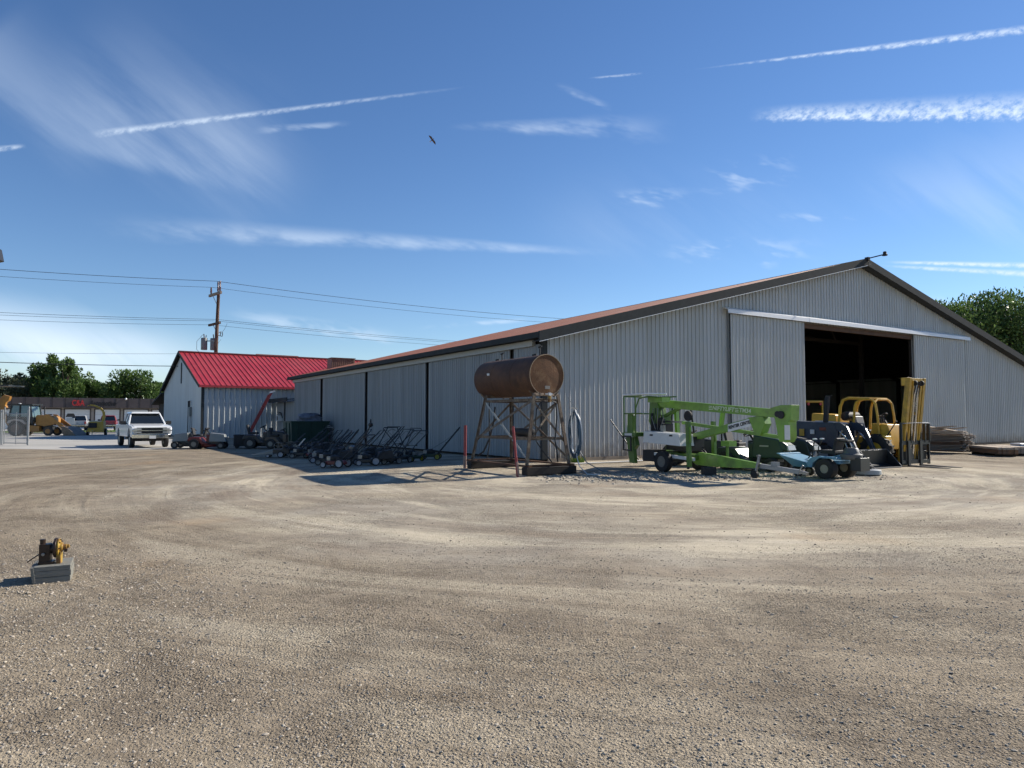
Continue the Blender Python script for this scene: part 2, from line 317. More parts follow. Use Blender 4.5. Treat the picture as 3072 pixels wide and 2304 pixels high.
# ------------------------------------------------------------------ mesh builder
def rotm(rx=0, ry=0, rz=0):
    return Matrix.Rotation(R(rz), 3, 'Z') @ Matrix.Rotation(R(ry), 3, 'Y') @ Matrix.Rotation(R(rx), 3, 'X')
class MB:
    def __init__(s): s.v = []; s.f = []; s.m = []; s.mats = []
    def mi(s, m):
        if m not in s.mats: s.mats.append(m)
        return s.mats.index(m)
    def add(s, vs, fs, m):
        o = len(s.v); s.v += [tuple(v) for v in vs]; s.f += [tuple(i+o for i in f) for f in fs]; s.m += [s.mi(m)]*len(fs); return s
    def box(s, c, d, m, rot=(0, 0, 0), taper=None):
        """centre, size; taper=(tx,ty) scales the top face"""
        tx, ty = taper or (1, 1); M = rotm(*rot); c = Vector(c); vs = []
        for z in (-.5, .5):
            for x, y in ((-.5, -.5), (.5, -.5), (.5, .5), (-.5, .5)):
                k = (tx, ty) if z > 0 else (1, 1)
                vs.append(c + M @ Vector((x*d[0]*k[0], y*d[1]*k[1], z*d[2])))
        return s.add(vs, [(3, 2, 1, 0), (4, 5, 6, 7), (0, 1, 5, 4), (1, 2, 6, 5), (2, 3, 7, 6), (3, 0, 4, 7)], m)
    def bx(s, a, b, m):
        return s.box([(a[i]+b[i])/2 for i in range(3)], [abs(b[i]-a[i]) for i in range(3)], m)
    def hexa(s, pts, m):   # 8 points: bottom loop then top loop
        return s.add(pts, [(3, 2, 1, 0), (4, 5, 6, 7), (0, 1, 5, 4), (1, 2, 6, 5), (2, 3, 7, 6), (3, 0, 4, 7)], m)
    def cyl(s, a, b, r, m, r2=None, n=12, caps=True):
        a, b = Vector(a), Vector(b); r2 = r if r2 is None else r2; d = (b-a)
        if d.length < 1e-6: return s
        q = d.to_track_quat('Z', 'Y').to_matrix(); vs = []
        for p, rr in ((a, r), (b, r2)):
            for i in range(n): vs.append(p + q @ Vector((rr*math.cos(2*PI*i/n), rr*math.sin(2*PI*i/n), 0)))
        fs = [(i, (i+1) % n, n+(i+1) % n, n+i) for i in range(n)]
        if caps: fs += [tuple(range(n-1, -1, -1)), tuple(range(n, 2*n))]
        return s.add(vs, fs, m)
    def tube(s, pts, r, m, n=8, closed=False):
        pts = [Vector(p) for p in pts]; k = len(pts); vs = []; up = None
        for i, p in enumerate(pts):
            if closed: t = pts[(i+1) % k]-pts[i-1]
            else: t = pts[min(i+1, k-1)]-pts[max(i-1, 0)]
            if t.length < 1e-9: t = Vector((0, 0, 1))
            t.normalize()
            if up is None: up = Vector((0, 0, 1)) if abs(t.z) < .9 else Vector((1, 0, 0))
            x = up.cross(t).normalized(); y = t.cross(x); up = y
            rr = r[i] if isinstance(r, (list, tuple)) else r
            for j in range(n):
                a = 2*PI*j/n; vs.append(p + x*math.cos(a)*rr + y*math.sin(a)*rr)
        fs = []
        for i in range(k if closed else k-1):
            for j in range(n):
                a = i*n+j; b = i*n+(j+1) % n; c = ((i+1) % k)*n+(j+1) % n; d = ((i+1) % k)*n+j; fs.append((a, b, c, d))
        if not closed: fs += [tuple(range(n-1, -1, -1)), tuple((k-1)*n+j for j in range(n))]
        return s.add(vs, fs, m)
    def bar(s, a, b, w, h, m, up=(0, 0, 1)):
        a, b = Vector(a), Vector(b); t = (b-a).normalized(); u = Vector(up)
        if abs(t.dot(u)) > .98: u = Vector((1, 0, 0))
        x = u.cross(t).normalized(); y = t.cross(x)
        vs = [p + x*i*w/2 + y*j*h/2 for p in (a, b) for i, j in ((-1, -1), (1, -1), (1, 1), (-1, 1))]
        return s.add(vs, [(3, 2, 1, 0), (4, 5, 6, 7), (0, 1, 5, 4), (1, 2, 6, 5), (2, 3, 7, 6), (3, 0, 4, 7)], m)
    def prism(s, pts, y0, y1, m, ax='y'):
        n = len(pts); f = (lambda p, y: (p[0], y, p[1])) if ax == 'y' else ((lambda p, y: (y, p[0], p[1])) if ax == 'x' else (lambda p, y: (p[0], p[1], y)))
        vs = [f(p, y0) for p in pts]+[f(p, y1) for p in pts]
        return s.add(vs, [tuple(range(n)), tuple(range(2*n-1, n-1, -1))]+[(i, n+i, n+(i+1) % n, (i+1) % n) for i in range(n)], m)
    def lathe(s, prof, c, axis, m, n=24, closed=False):
        """prof: (radius, offset along axis)"""
        c = Vector(c); q = Vector(axis).to_track_quat('Z', 'Y').to_matrix(); k = len(prof); vs = []
        for r, o in prof:
            for i in range(n): vs.append(c + q @ Vector((r*math.cos(2*PI*i/n), r*math.sin(2*PI*i/n), o)))
        fs = [(i*n+j, i*n+(j+1) % n, ((i+1) % k)*n+(j+1) % n, ((i+1) % k)*n+j) for i in range(k if closed else k-1) for j in range(n)]
        if not closed:
            fs += [tuple(range(n-1, -1, -1)), tuple((k-1)*n+j for j in range(n))]
        return s.add(vs, fs, m)
    def ball(s, c, r, m, n=10):
        rx, ry, rz = r if isinstance(r, (tuple, list)) else (r, r, r); c = Vector(c); vs = []; k = n//2+1
        for i in range(k):
            ph = PI*i/(k-1)
            for j in range(n): vs.append(c+Vector((rx*math.sin(ph)*math.cos(2*PI*j/n), ry*math.sin(ph)*math.sin(2*PI*j/n), rz*math.cos(ph))))
        return s.add(vs, [(i*n+j, (i+1)*n+j, (i+1)*n+(j+1) % n, i*n+(j+1) % n) for i in range(k-1) for j in range(n)], m)
    def build(s, name, parent=None, smooth=True, bevel=0, label=None, kind=None):
        me = bpy.data.meshes.new(name); me.from_pydata(s.v, [], s.f)
        for m in s.mats: me.materials.append(m)
        me.polygons.foreach_set('material_index', s.m)
        me.validate(); me.update()
        if smooth:
            me.polygons.foreach_set('use_smooth', [True]*len(me.polygons)); me.set_sharp_from_angle(angle=R(38))
        o = bpy.data.objects.new(name, me); col.objects.link(o)
        if parent: o.parent = parent
        if bevel:
            b = o.modifiers.new('bevel', 'BEVEL'); b.width = bevel; b.segments = 2; b.limit_method = 'ANGLE'; b.angle_limit = R(50); b.harden_normals = True
        if label: o['label'] = label
        if kind: o['kind'] = kind
        return o
def tag(o, label, cat, group=None):
    o['label'] = label; o['category'] = cat
    if group: o['group'] = group
    return o
def thing(name, label, cat, loc=(0, 0, 0), rz=0, group=None, scale=1):
    o = bpy.data.objects.new(name, None); col.objects.link(o); o.location = loc; o.rotation_euler = (0, 0, R(rz)); o.scale = (scale,)*3
    o.empty_display_size = .2
    return tag(o, label, cat, group)
def az(a): return 90-a       # heading (clockwise from the view axis) -> rotation of the local x axis
KIDS = {}
def dup(root, loc, rz, label, group=None, scale=None):
    r = root.copy(); col.objects.link(r); r.location = loc; r.rotation_euler = (0, 0, R(rz)); r['label'] = label
    if group: r['group'] = group
    if scale: r.scale = (scale,)*3
    for ch in [o for o in bpy.data.objects if o.parent == root]:
        c = ch.copy(); col.objects.link(c); c.parent = r
        for g in [o for o in bpy.data.objects if o.parent == ch]:
            d = g.copy(); col.objects.link(d); d.parent = c
    return r
def text_mesh(name, s, size, m, parent, loc, rot, shear=0, depth=.004, sx=1, bold=0, label=None):
    cu = bpy.data.curves.new(name, 'FONT'); cu.body = s; cu.size = size; cu.shear = shear; cu.extrude = depth; cu.offset = bold
    tmp = bpy.data.objects.new(name+'_c', cu); col.objects.link(tmp)
    bpy.context.view_layer.update()
    me = bpy.data.meshes.new_from_object(tmp.evaluated_get(bpy.context.evaluated_depsgraph_get()))
    bpy.data.objects.remove(tmp); me.materials.clear(); me.materials.append(m)
    o = bpy.data.objects.new(name, me); col.objects.link(o); o.parent = parent; o.location = loc; o.rotation_euler = rot; o.scale = (sx, 1, 1)
    if label: o['label'] = label
    return o
def ribs(mb, a0, a1, zb, zt, P, m, pitch=.229, h=.02, w=.055, minor=True, ph=0):
    """ribbed sheet; zb/zt functions of a; P(a,d,z)->point, d is height out of the wall"""
    xs = []; k = math.ceil((a0-ph)/pitch); x = ph+k*pitch; xs.append((a0, 0))
    while x + w < a1:
        if x > a0+.002: xs += [(x, 0), (x+w*.2, h), (x+w*.42, h), (x+w, 0)]
        x += pitch
    xs.append((a1, 0))
    vs = []; fs = []
    for i, (a, d) in enumerate(xs): vs += [P(a, d, zb(a)), P(a, d, zt(a))]
    for i in range(len(xs)-1): fs.append((2*i, 2*i+2, 2*i+3, 2*i+1))
    mb.add(vs, fs, m)
const = lambda c: (lambda a: c)

# ------------------------------------------------------------------ the ground
def sheet(name, pts, z, m):
    mb = MB(); mb.add([(x, y, z) for x, y in pts], [tuple(range(len(pts)))], m); o = mb.build(name, smooth=False); o['kind'] = 'structure'; return o
def gz(x, y):
    """height of the yard: a shallow dip added left of the tank stand to steer shadows, faint unevenness elsewhere"""
    z = -.10*math.exp(-((x+4.2)/4.6)**2-((y-19.0)/3.0)**2)  # dip put in for where the barn and tank shadows fall
    k = max(0, min(1, (22-y)/6))*max(0, min(1, (15-abs(x))/5))*max(0, min(1, y/2))
    if (x+4.6)**2+(y-7.2)**2 < .6: k *= .1
    return z + k*.014*(math.sin(x*1.3+.7*math.sin(y*.9))*math.sin(y*1.7+1)+.6*math.sin(x*.5-y*.8))
def ground():
    mb = MB(); xs = [-1500, -200, -60, -30]+[-20+.4*i for i in range(101)]+[30, 60, 200, 1500]; ys = [-300, -60, -10, -2]+[.4*i for i in range(71)]+[40, 80, 250, 900, 2500]
    vs = [(x, y, gz(x, y) if -20 <= x <= 20 and 0 <= y <= 28 else 0) for y in ys for x in xs]; n = len(xs)
    mb.add(vs, [(j*n+i, j*n+i+1, (j+1)*n+i+1, (j+1)*n+i) for j in range(len(ys)-1) for i in range(n-1)], gravel)
    o = mb.build('ground'); o['kind'] = 'structure'
ground()
UX, UY = .84675, .53199     # direction of the barn's gable wall
def al(o, a, b): return (o[0]+UX*a-UY*b, o[1]+UY*a+UX*b)
O0 = (-22.0, 35.5)
sheet('driveway', [(-48, 44.5), (-36, 38.6), (-27.2, 37.2), (-21.5, 35.6), (-18.4, 36.2), (-17.2, 38.5), (-21.3, 46), (-27, 56), (-33, 66), (-42, 78), (-66, 62)], .004, concrete)
sheet('road', [al((-42, 76), a, b) for a, b in ((-200, -3), (160, -3), (160, 5.5), (-200, 5.5))], .008, asphalt)
sheet('parking_lot', [al((-52.5, 89.5), a, b) for a, b in ((-90, 0), (120, 0), (120, 21), (-90, 21))], .008, concrete)
gv = sheet('verge', [al((-46.5, 80.5), a, b) for a, b in ((-60, 1), (90, 1), (90, 9.3), (-60, 9.3))], .012, mat('green turf', (.075, .13, .03), .9, 0, .3, 2, .4, 20))
mb = MB()
for i in range(5200):
    a, b = random.uniform(-24, 34), random.uniform(1.2, 9.1); x, y = al((-46.5, 80.5), a, b); h = random.uniform(.06, .16); q = random.uniform(0, PI); dx, dy = .05*math.cos(q), .05*math.sin(q)
    mb.add([(x-dx, y-dy, .012), (x+dx, y+dy, .012), (x+random.uniform(-.05, .05), y, .012+h)], [(0, 1, 2)], grassm)
o = mb.build('grass', smooth=False, kind='stuff'); tag(o, 'green grass on the verge across the road', 'grass')

# loose stones
def stones(name, n, region, smin, smax, label, mats, power=1.0):
    mb = MB(); ico = [(0, 0, 1), (.9, 0, .3), (.28, .85, .3), (-.73, .53, .35), (-.73, -.53, .3), (.28, -.85, .3), (.7, .5, -.3), (-.3, .85, -.3), (-.9, 0, -.35), (-.3, -.85, -.3), (.7, -.5, -.3)]
    fs = [(0, 1, 2), (0, 2, 3), (0, 3, 4), (0, 4, 5), (0, 5, 1), (1, 6, 2), (2, 7, 3), (3, 8, 4), (4, 9, 5), (5, 10, 1), (2, 6, 7), (3, 7, 8), (4, 8, 9), (5, 9, 10), (1, 10, 6)]
    for i in range(n):
        x, y = region(); s = smin+(smax-smin)*random.random()**3
        M = rotm(random.uniform(-25, 25), random.uniform(-25, 25), random.uniform(0, 360)); k = Vector((random.uniform(.7, 1.5), random.uniform(.6, 1), random.uniform(.35, .75)))*s
        mb.add([Vector((x, y, gz(x, y)+s*.12)) + M @ Vector((p[0]*k[0]*random.uniform(.75, 1.2), p[1]*k[1]*random.uniform(.75, 1.2), p[2]*k[2])) for p in ico], fs, random.choice(mats))
    o = mb.build(name, smooth=False, kind='stuff'); tag(o, label, 'gravel'); return o
def rg_near():
    d = 2.3+20*random.random()**1.9; a = random.uniform(-.82, .82); return (a*d, d)
def rg_patch(cx, cy, sx, sy):
    return lambda: (random.gauss(cx, sx), random.gauss(cy, sy))
pale = mat('pale stone', (.43, .375, .295), .9, 0, .2, 3)
stones('gravel', 15000, rg_near, .004, .014, 'fine loose gravel scattered over the open yard', [stone, pale, stone, pale, stone_d])
def band():
    a = random.uniform(-8.6, -2.2); t = random.gauss(0, 1); return (a, 6.9-.3*(a+5)+1.25*t)
def rg_close():
    d = 2.4+6.5*random.random()**1.3; a = random.uniform(-.8, .8); return (a*d, d)
stones('gravel', 34000, rg_close, .003, .0105, 'crushed stone chips covering the near foreground', [stone, pale, stone, stone_d, pale])
stones('gravel', 9000, band, .005, .017, 'coarse dark gravel around the timber block', [stone, stone, stone_d, stone_d, pale])
def heap():
    t = random.uniform(0, 1); return (1.3+8.5*t+random.gauss(0, .5), 19.3+.3*t*3+random.gauss(0, .75))
stones('rubble', 3200, heap, .012, .06, 'broken rubble in front of the tank stand and green lift', [stone, pale, stone_d])
def rg_stray():
    d = 2.6+20*random.random(); a = random.uniform(-.8, .8); return (a*d, d)
stones('pebbles', 260, rg_stray, .010, .024, 'single larger stones lying about the yard', [pale, stone_d, stone])

# ------------------------------------------------------------------ barn
BL = 33.0; BW = 39.5; PK = BW/2; SL = .249
barn = thing('barn', 'huge grey ribbed steel barn with a faded red brown roof and open sliding door', 'barn', (1.156, 25.747, 0), 32.14)
roofz = lambda x: 4.75+SL*(min(x, BW-x))
wallz = lambda x: roofz(x)-.16
def gable(x0, x1, zb, zt, mb, y=0):
    ribs(mb, x0, x1, zb, zt, lambda a, d, z: (a, y-d, z), siding, h=.032, w=.078)
mb = MB(); split = lambda f, a, b: f(a, b)
split(lambda a, b: gable(a, b, const(.12), wallz, mb), .14, 14.85)
split(lambda a, b: gable(a, b, const(6.12), wallz, mb), 14.85, 24.5)
gable(24.5, BW, const(.12), wallz, mb)
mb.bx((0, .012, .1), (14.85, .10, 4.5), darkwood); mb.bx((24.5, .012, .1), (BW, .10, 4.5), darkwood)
mb.build('wall', barn, smooth=False, label='ribbed gable wall')
mb = MB(); mb.bx((-.10, -.035, .1), (.14, .05, 4.55), fascia); mb.build('corner_trim', barn)
mb = MB(); mb.bx((.14, -.05, 0), (14.8, -.005, .13), graywood); mb.build('base_board', barn); mb = MB(); mb.bx((29.8, -.05, .0), (BW, -.005, .13), darkwood); mb.build('base_board', barn)
# side wall with hung doors
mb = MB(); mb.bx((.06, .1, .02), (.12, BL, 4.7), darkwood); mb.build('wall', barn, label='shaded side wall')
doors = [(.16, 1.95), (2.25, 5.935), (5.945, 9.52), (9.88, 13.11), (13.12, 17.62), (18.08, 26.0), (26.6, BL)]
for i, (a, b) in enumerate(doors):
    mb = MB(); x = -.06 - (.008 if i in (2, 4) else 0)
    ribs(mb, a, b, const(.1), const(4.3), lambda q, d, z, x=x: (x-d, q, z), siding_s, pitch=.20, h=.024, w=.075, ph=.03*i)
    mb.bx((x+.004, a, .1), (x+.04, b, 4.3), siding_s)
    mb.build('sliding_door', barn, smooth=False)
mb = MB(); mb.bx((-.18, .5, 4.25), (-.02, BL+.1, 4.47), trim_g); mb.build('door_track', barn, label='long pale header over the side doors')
# roof
for sgn in (0, 1):
    mb = MB(); X = (lambda x: x) if sgn == 0 else (lambda x: BW-x)
    def RP(a, d, z, X=X): return (X(z), a, roofz(z)+d+.02)     # a along the barn, z carries the distance from the eave
    n0 = len(mb.v)
    xs = []; a = -.42
    while a < BL+.5:
        xs += [(a, 0), (a+.02, .03), (a+.05, .03), (a+.07, 0)]; a += .305
    vs = []; fs = []
    for (q, d) in xs: vs += [RP(q, d, -.45), RP(q, d, PK)]
    for i in range(len(xs)-1): fs.append((2*i, 2*i+2, 2*i+3, 2*i+1))
    mb.add(vs, fs, roofbrown)
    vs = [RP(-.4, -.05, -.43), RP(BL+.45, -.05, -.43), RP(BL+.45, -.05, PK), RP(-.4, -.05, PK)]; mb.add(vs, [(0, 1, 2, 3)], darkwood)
    mb.build('roof', barn, smooth=False)
mb = MB(); mb.add([(PK-.3, -.45, roofz(PK)-.01), (PK-.3, BL+.5, roofz(PK)-.01), (PK, BL+.5, roofz(PK)+.07), (PK, -.45, roofz(PK)+.07), (PK+.3, BL+.5, roofz(PK)-.01), (PK+.3, -.45, roofz(PK)-.01)], [(0, 1, 2, 3), (3, 2, 4, 5)], fascia); mb.build('ridge_cap', barn)
mb = MB()   # rake and eave boards
for X in ((lambda x: x), (lambda x: BW-x)):
    a, b = -.5, PK
    mb.hexa([(X(a), -.47, roofz(a)-.30), (X(b), -.47, roofz(b)-.30), (X(b), -.40, roofz(b)-.30), (X(a), -.40, roofz(a)-.30), (X(a), -.47, roofz(a)+.07), (X(b), -.47, roofz(b)+.07), (X(b), -.40, roofz(b)+.07), (X(a), -.40, roofz(a)+.07)], fascia)
    mb.hexa([(X(a), -.40, roofz(a)-.29), (X(b), -.40, roofz(b)-.29), (X(b), 0, roofz(b)-.29), (X(a), 0, roofz(a)-.29), (X(a), -.40, roofz(a)-.25), (X(b), -.40, roofz(b)-.25), (X(b), 0, roofz(b)-.25), (X(a), 0, roofz(a)-.25)], fascia)
    mb.bx((X(-.5), -.38, 4.47), (X(-.44), BL+.5, 4.68), fascia); mb.bx((X(-.43), -.38, 4.48), (X(.05), BL+.4, 4.52), fascia)
mb.build('fascia', barn)
mb = MB()
mb.hexa([(0-.5, -.485, roofz(-.5)-.32), (PK, -.485, roofz(PK)-.32), (PK, -.455, roofz(PK)-.32), (-.5, -.455, roofz(-.5)-.32), (-.5, -.485, roofz(-.5)-.297), (PK, -.485, roofz(PK)-.297), (PK, -.455, roofz(PK)-.297), (-.5, -.455, roofz(-.5)-.297)], trim_w)
mb.build('drip_edge', barn)
# big sliding doors
for a, b in ((9.78, 14.87), (24.48, 29.75)):
    mb = MB(); ribs(mb, a, b, const(.1), const(6.15), lambda q, d, z: (q, -.17-d, z), siding, ph=.05, h=.032, w=.078)
    mb.bx((a, -.165, .1), (b, -.12, 6.15), siding); mb.bx((a-.03, -.175, .1), (a, -.12, 6.15), fascia if a < 15 else siding)
    if a < 15: mb.bx((b-.05, -.19, .1), (b+.01, -.12, 6.15), siding)
    mb.build('sliding_door', barn, smooth=False, label='tall leaf %s of the open doorway' % ('left' if a < 15 else 'right'))
mb = MB()   # track cover: sloping hood with a front lip, in two lengths
for a, b, k in ((9.5, 15.15, 0), (15.13, 30.3, .006)):
    pr = [(-.02, 6.44+k), (-.13, 6.42+k), (-.30-k, 6.33+k), (-.32-k, 6.15), (-.29, 6.15), (-.27, 6.30), (-.02, 6.38)]
    mb.prism(pr, a, b, trim_w, 'x')
mb.build('track_cover', barn, smooth=False)
mb = MB(); mb.bx((14.9, -.06, 5.9), (24.45, .12, 6.12), mat('stained header board', (.10, .055, .035), .8, 0, .3, 2)); mb.bx((14.8, .0, .05), (14.93, .12, 6.1), darkwood); mb.bx((24.42, .0, .05), (24.55, .12, 6.1), darkwood)
mb.build('door_frame', barn)
# hidden sides and the inside
mb = MB(); mb.bx((BW-.05, .1, .0), (BW+.02, BL, 4.7), siding); mb.build('wall', barn, label='far side wall')
mb = MB(); mb.prism([(0, 0), (BW, 0), (BW, 4.6), (PK, wallz(PK)), (0, 4.6)], BL, BL+.05, siding); mb.build('wall', barn, label='rear gable wall')
mb = MB()
for yy in (4, 9, 14, 19, 24, 29):
    for X in (.35, PK-6.5, PK+6.5, BW-.35): mb.bx((X-.1, yy-.1, 0), (X+.1, yy+.1, wallz(X)-.1), darkwood)
    mb.bx((.3, yy-.05, 6.3), (BW-.3, yy+.05, 6.34), darkwood) if False else None
    mb.bar((.3, yy, 4.45), (PK, yy, wallz(PK)-.15), .06, .25, darkwood); mb.bar((BW-.3, yy, 4.45), (PK, yy, wallz(PK)-.15), .06, .25, darkwood)
    mb.bx((PK-6.5, yy-.04, 6.0), (PK+6.5, yy+.04, 6.2), darkwood)
    for q in (-4, 0, 4): mb.bar((PK+q, yy, 6.1), (PK+q*.5, yy, wallz(PK+q*.5)-.1), .05, .15, darkwood)
mb.build('roof_truss', barn)
mb = MB(); mb.bx((PK-.06, -.55, roofz(PK)-.05), (PK+.1, -.35, roofz(PK)+.12), blackr)
mb.cyl((PK, -.45, roofz(PK)+.05), (PK+.38, -1.05, roofz(PK)+.18), .03, blackr); mb.lathe([(.13, 0), (.13, .05), (.09, .09), (.08, .2), (.03, .22)], (PK+.44, -1.12, roofz(PK)+.13), (0, 0, 1), blackr, 12)
mb.tube([(PK, -.5, roofz(PK)-.1), (PK+.08, -.52, roofz(PK)-.25), (PK+.2, -.5, roofz(PK)-.2)], .012, wire)
mb.build('security_lamp', barn)
mb = MB(); ribs(mb, 2.2, 4.0, const(4.9), const(6.1), lambda a, d, z: (a, 31.2-d, z), browncorr, .15, .02, .06)
mb.bx((2.2, 31.205, 4.9), (4.0, 32.3, 6.1), browncorr); mb.bx((2.15, 31.15, 6.1), (4.05, 32.35, 6.16), browncorr); mb.build('roof_vent_housing', barn, smooth=False)

# ------------------------------------------------------------------ lean-to behind the barn
ln = thing('lean_to_shed', 'low grey lean-to shed with a dark fascia at the far end of the barn', 'shed', (1.156-.53199*33.15, 25.747+.84675*33.15, 0), 32.14)
mb = MB(); ribs(mb, 0, 5.2, const(.08), const(2.86), lambda a, d, z: (-.02-d, a, z), siding_s, .2, .015, .05); mb.bx((-.015, 0, .05), (.1, 5.2, 2.86), siding_s); mb.bx((.1, 5.15, .05), (3.5, 5.25, 2.9), siding_s)
mb.build('wall', ln, smooth=False)
mb = MB(); mb.bar((-.6, -.1, 3.0), (-.6, 5.6, 3.0), .06, .30, fascia); mb.hexa([(-.57, -.1, 2.98), (3, -.1, 3.3), (3, 5.6, 3.3), (-.57, 5.6, 2.98), (-.57, -.1, 3.04), (3, -.1, 3.36), (3, 5.6, 3.36), (-.57, 5.6, 3.04)], fascia); mb.build('roof', ln)
mb = MB(); mb.bx((-.08, 2.55, .05), (-.02, 2.72, 2.84), blackr); mb.build('post', ln)
mb = MB(); mb.bx((-.35, 3.45, 1.35), (-.03, 4.1, 1.8), aluw); mb.bx((-.37, 3.48, 1.4), (-.35, 3.78, 1.76), blackr); mb.build('air_conditioner', ln, bevel=.01)
mb = MB(); mb.bar((-.5, 3.2, 1.95), (-.05, 4.25, 2.0), .05, .06, aluw); mb.tube([(-.05, 3.3, 1.6), (-.2, 3.2, 2.0), (-.35, 3.3, 2.05)], .04, blackr); mb.build('pipe', ln)

# ------------------------------------------------------------------ red roofed building
rb = thing('red_roofed_building', 'pale metal building with a bright red standing seam roof left of the barn', 'building', (-24.2, 55.4, 0), az(54))
GW = 15.4; RL = 32; EV = 4.25; RZ = 7.3
rz_ = lambda y: EV+(RZ-EV)*(1-abs(y-GW/2)/(GW/2))
mb = MB(); ribs(mb, .16, RL, const(.05), const(EV-.05), lambda a, d, z: (a, -d, z), siding_w, .41, .085, .10); mb.bx((.1, .005, 0), (RL, .08, EV-.05), siding_w)
mb.build('wall', rb, smooth=False, label='long front wall')
mb = MB()
for a, b in ((.16, GW/2), (GW/2, GW)): ribs(mb, a, b, const(.05), lambda q: rz_(q)-.08, lambda q, d, z: (-d, q, z), siding_w, .305, .012, .05)
mb.build('wall', rb, smooth=False, label='gable wall')
mb = MB(); mb.bx((RL, 0, 0), (RL+.08, GW, EV-.05), siding_w); mb.bx((.1, GW, 0), (RL, GW+.08, EV-.05), siding_w); mb.build('wall', rb, label='rear walls')
mb = MB(); mb.bx((-.03, -.04, 0), (.16, .16, EV-.02), fascia); mb.build('corner_trim', rb)
for s_ in (0, 1):
    mb = MB(); Y = (lambda y: y) if s_ == 0 else (lambda y: GW-y); xs = []; a = -.3
    while a < RL+.3: xs += [(a, 0), (a+.015, .045), (a+.045, .045), (a+.06, 0)]; a += .41
    sl = (RZ-EV)/(GW/2); vs = []; fs = []
    for q, d in xs: vs += [(q, Y(-.35), EV-.35*sl+d+.05), (q, Y(GW/2), RZ+d+.05)]
    for i in range(len(xs)-1): fs.append((2*i, 2*i+2, 2*i+3, 2*i+1))
    mb.add(vs, fs, roofred); mb.add([(-.3, Y(-.34), EV-.35*sl), (RL, Y(-.34), EV-.35*sl), (RL, Y(GW/2), RZ), (-.3, Y(GW/2), RZ)], [(0, 1, 2, 3)], darkwood)
    mb.build('roof', rb, smooth=False)
mb = MB(); mb.bx((-.3, GW/2-.2, RZ+.05), (RL, GW/2+.2, RZ+.14), mat('dull red ridge', (.2, .05, .05), .5)); mb.build('ridge_cap', rb)
mb = MB(); sl = (RZ-EV)/(GW/2)
for Y in ((lambda y: y), (lambda y: GW-y)):
    mb.hexa([(-.34, Y(-.38), EV-.38*sl-.14), (-.3, Y(-.38), EV-.38*sl-.14), (-.3, Y(GW/2), RZ-.14), (-.34, Y(GW/2), RZ-.14), (-.34, Y(-.38), EV-.38*sl+.10), (-.3, Y(-.38), EV-.38*sl+.10), (-.3, Y(GW/2), RZ+.10), (-.34, Y(GW/2), RZ+.10)], fascia)
mb.bx((-.3, -.42, EV-.26), (RL, -.36, EV-.10), roofred); mb.build('fascia', rb)
mb = MB(); mb.bx((-.05, GW/2-.12, 4.6), (0-.012, GW/2+.14, 6.4), fascia); mb.build('gable_vent', rb)
mb = MB(); mb.bx((-.2, 3.4, 1.75), (-.02, 3.9, 2.5), mat('grey meter box', (.17, .19, .19), .5)); mb.build('meter_box', rb, bevel=.01)
mb = MB(); mb.cyl((-.12, 3.65, 0), (-.12, 3.65, 1.75), .09, siding_w); mb.cyl((-.1, 3.3, 1.6), (-.1, 3.3, 0), .04, siding_w); mb.build('conduit_pipe', rb)
mb = MB(); mb.tube([(-.12, 4.2, 0), (-.12, 4.2, 3.0), (-.12, 3.75, 3.0), (-.12, 3.75, 2.5)], .045, blackr); mb.build('conduit_pipe', rb, label='black conduit bent over at the top')
mb = MB(); mb.bx((2, GW+.08, 0), (20, GW+4.5, 2.9), siding_w); mb.hexa([(-.3, GW, EV-.35), (20, GW, EV-.35), (20, GW+5, 2.9), (-.3, GW+5, 2.9), (-.3, GW, EV-.2), (20, GW, EV-.2), (20, GW+5, 3.05), (-.3, GW+5, 3.05)], fascia); mb.bx((.3, GW+.08, 0), (.42, GW+4.4, 2.95), darkwood); mb.build('side_porch', rb)
mb = MB(); ribs(mb, 0, 3.2, const(3.6), const(6.2), lambda a, d, z: (1.5-d, GW-.6+a, z), siding_w, .3, .03, .07); mb.bx((1.52, GW-.6, 3.6), (4, GW+2.6, 6.2), siding_w); mb.bx((1.42, GW+2.6, 3.55), (4, GW+2.7, 6.25), fascia); mb.build('parapet', rb, smooth=False)
cu = thing('gabled_cupola', 'small brown gabled roof peeking over the red ridge', 'roof', (-26.2, 73, 0), az(54))
mb = MB(); mb.prism([(-1.3, 6.6), (1.3, 6.6), (1.3, 7.55), (0, 8.15), (-1.3, 7.55)], 0, 4, siding_w, 'x'); mb.bx((-.0, -1.3, 0), (4, 1.3, 6.6), siding_w); mb.build('wall', cu)
mb = MB(); mb.add([(-.2, -1.6, 7.45), (4.2, -1.6, 7.45), (4.2, 0, 8.2), (-.2, 0, 8.2), (4.2, 1.6, 7.45), (-.2, 1.6, 7.45)], [(0, 1, 2, 3), (3, 2, 4, 5)], browncorr); mb.build('roof', cu)

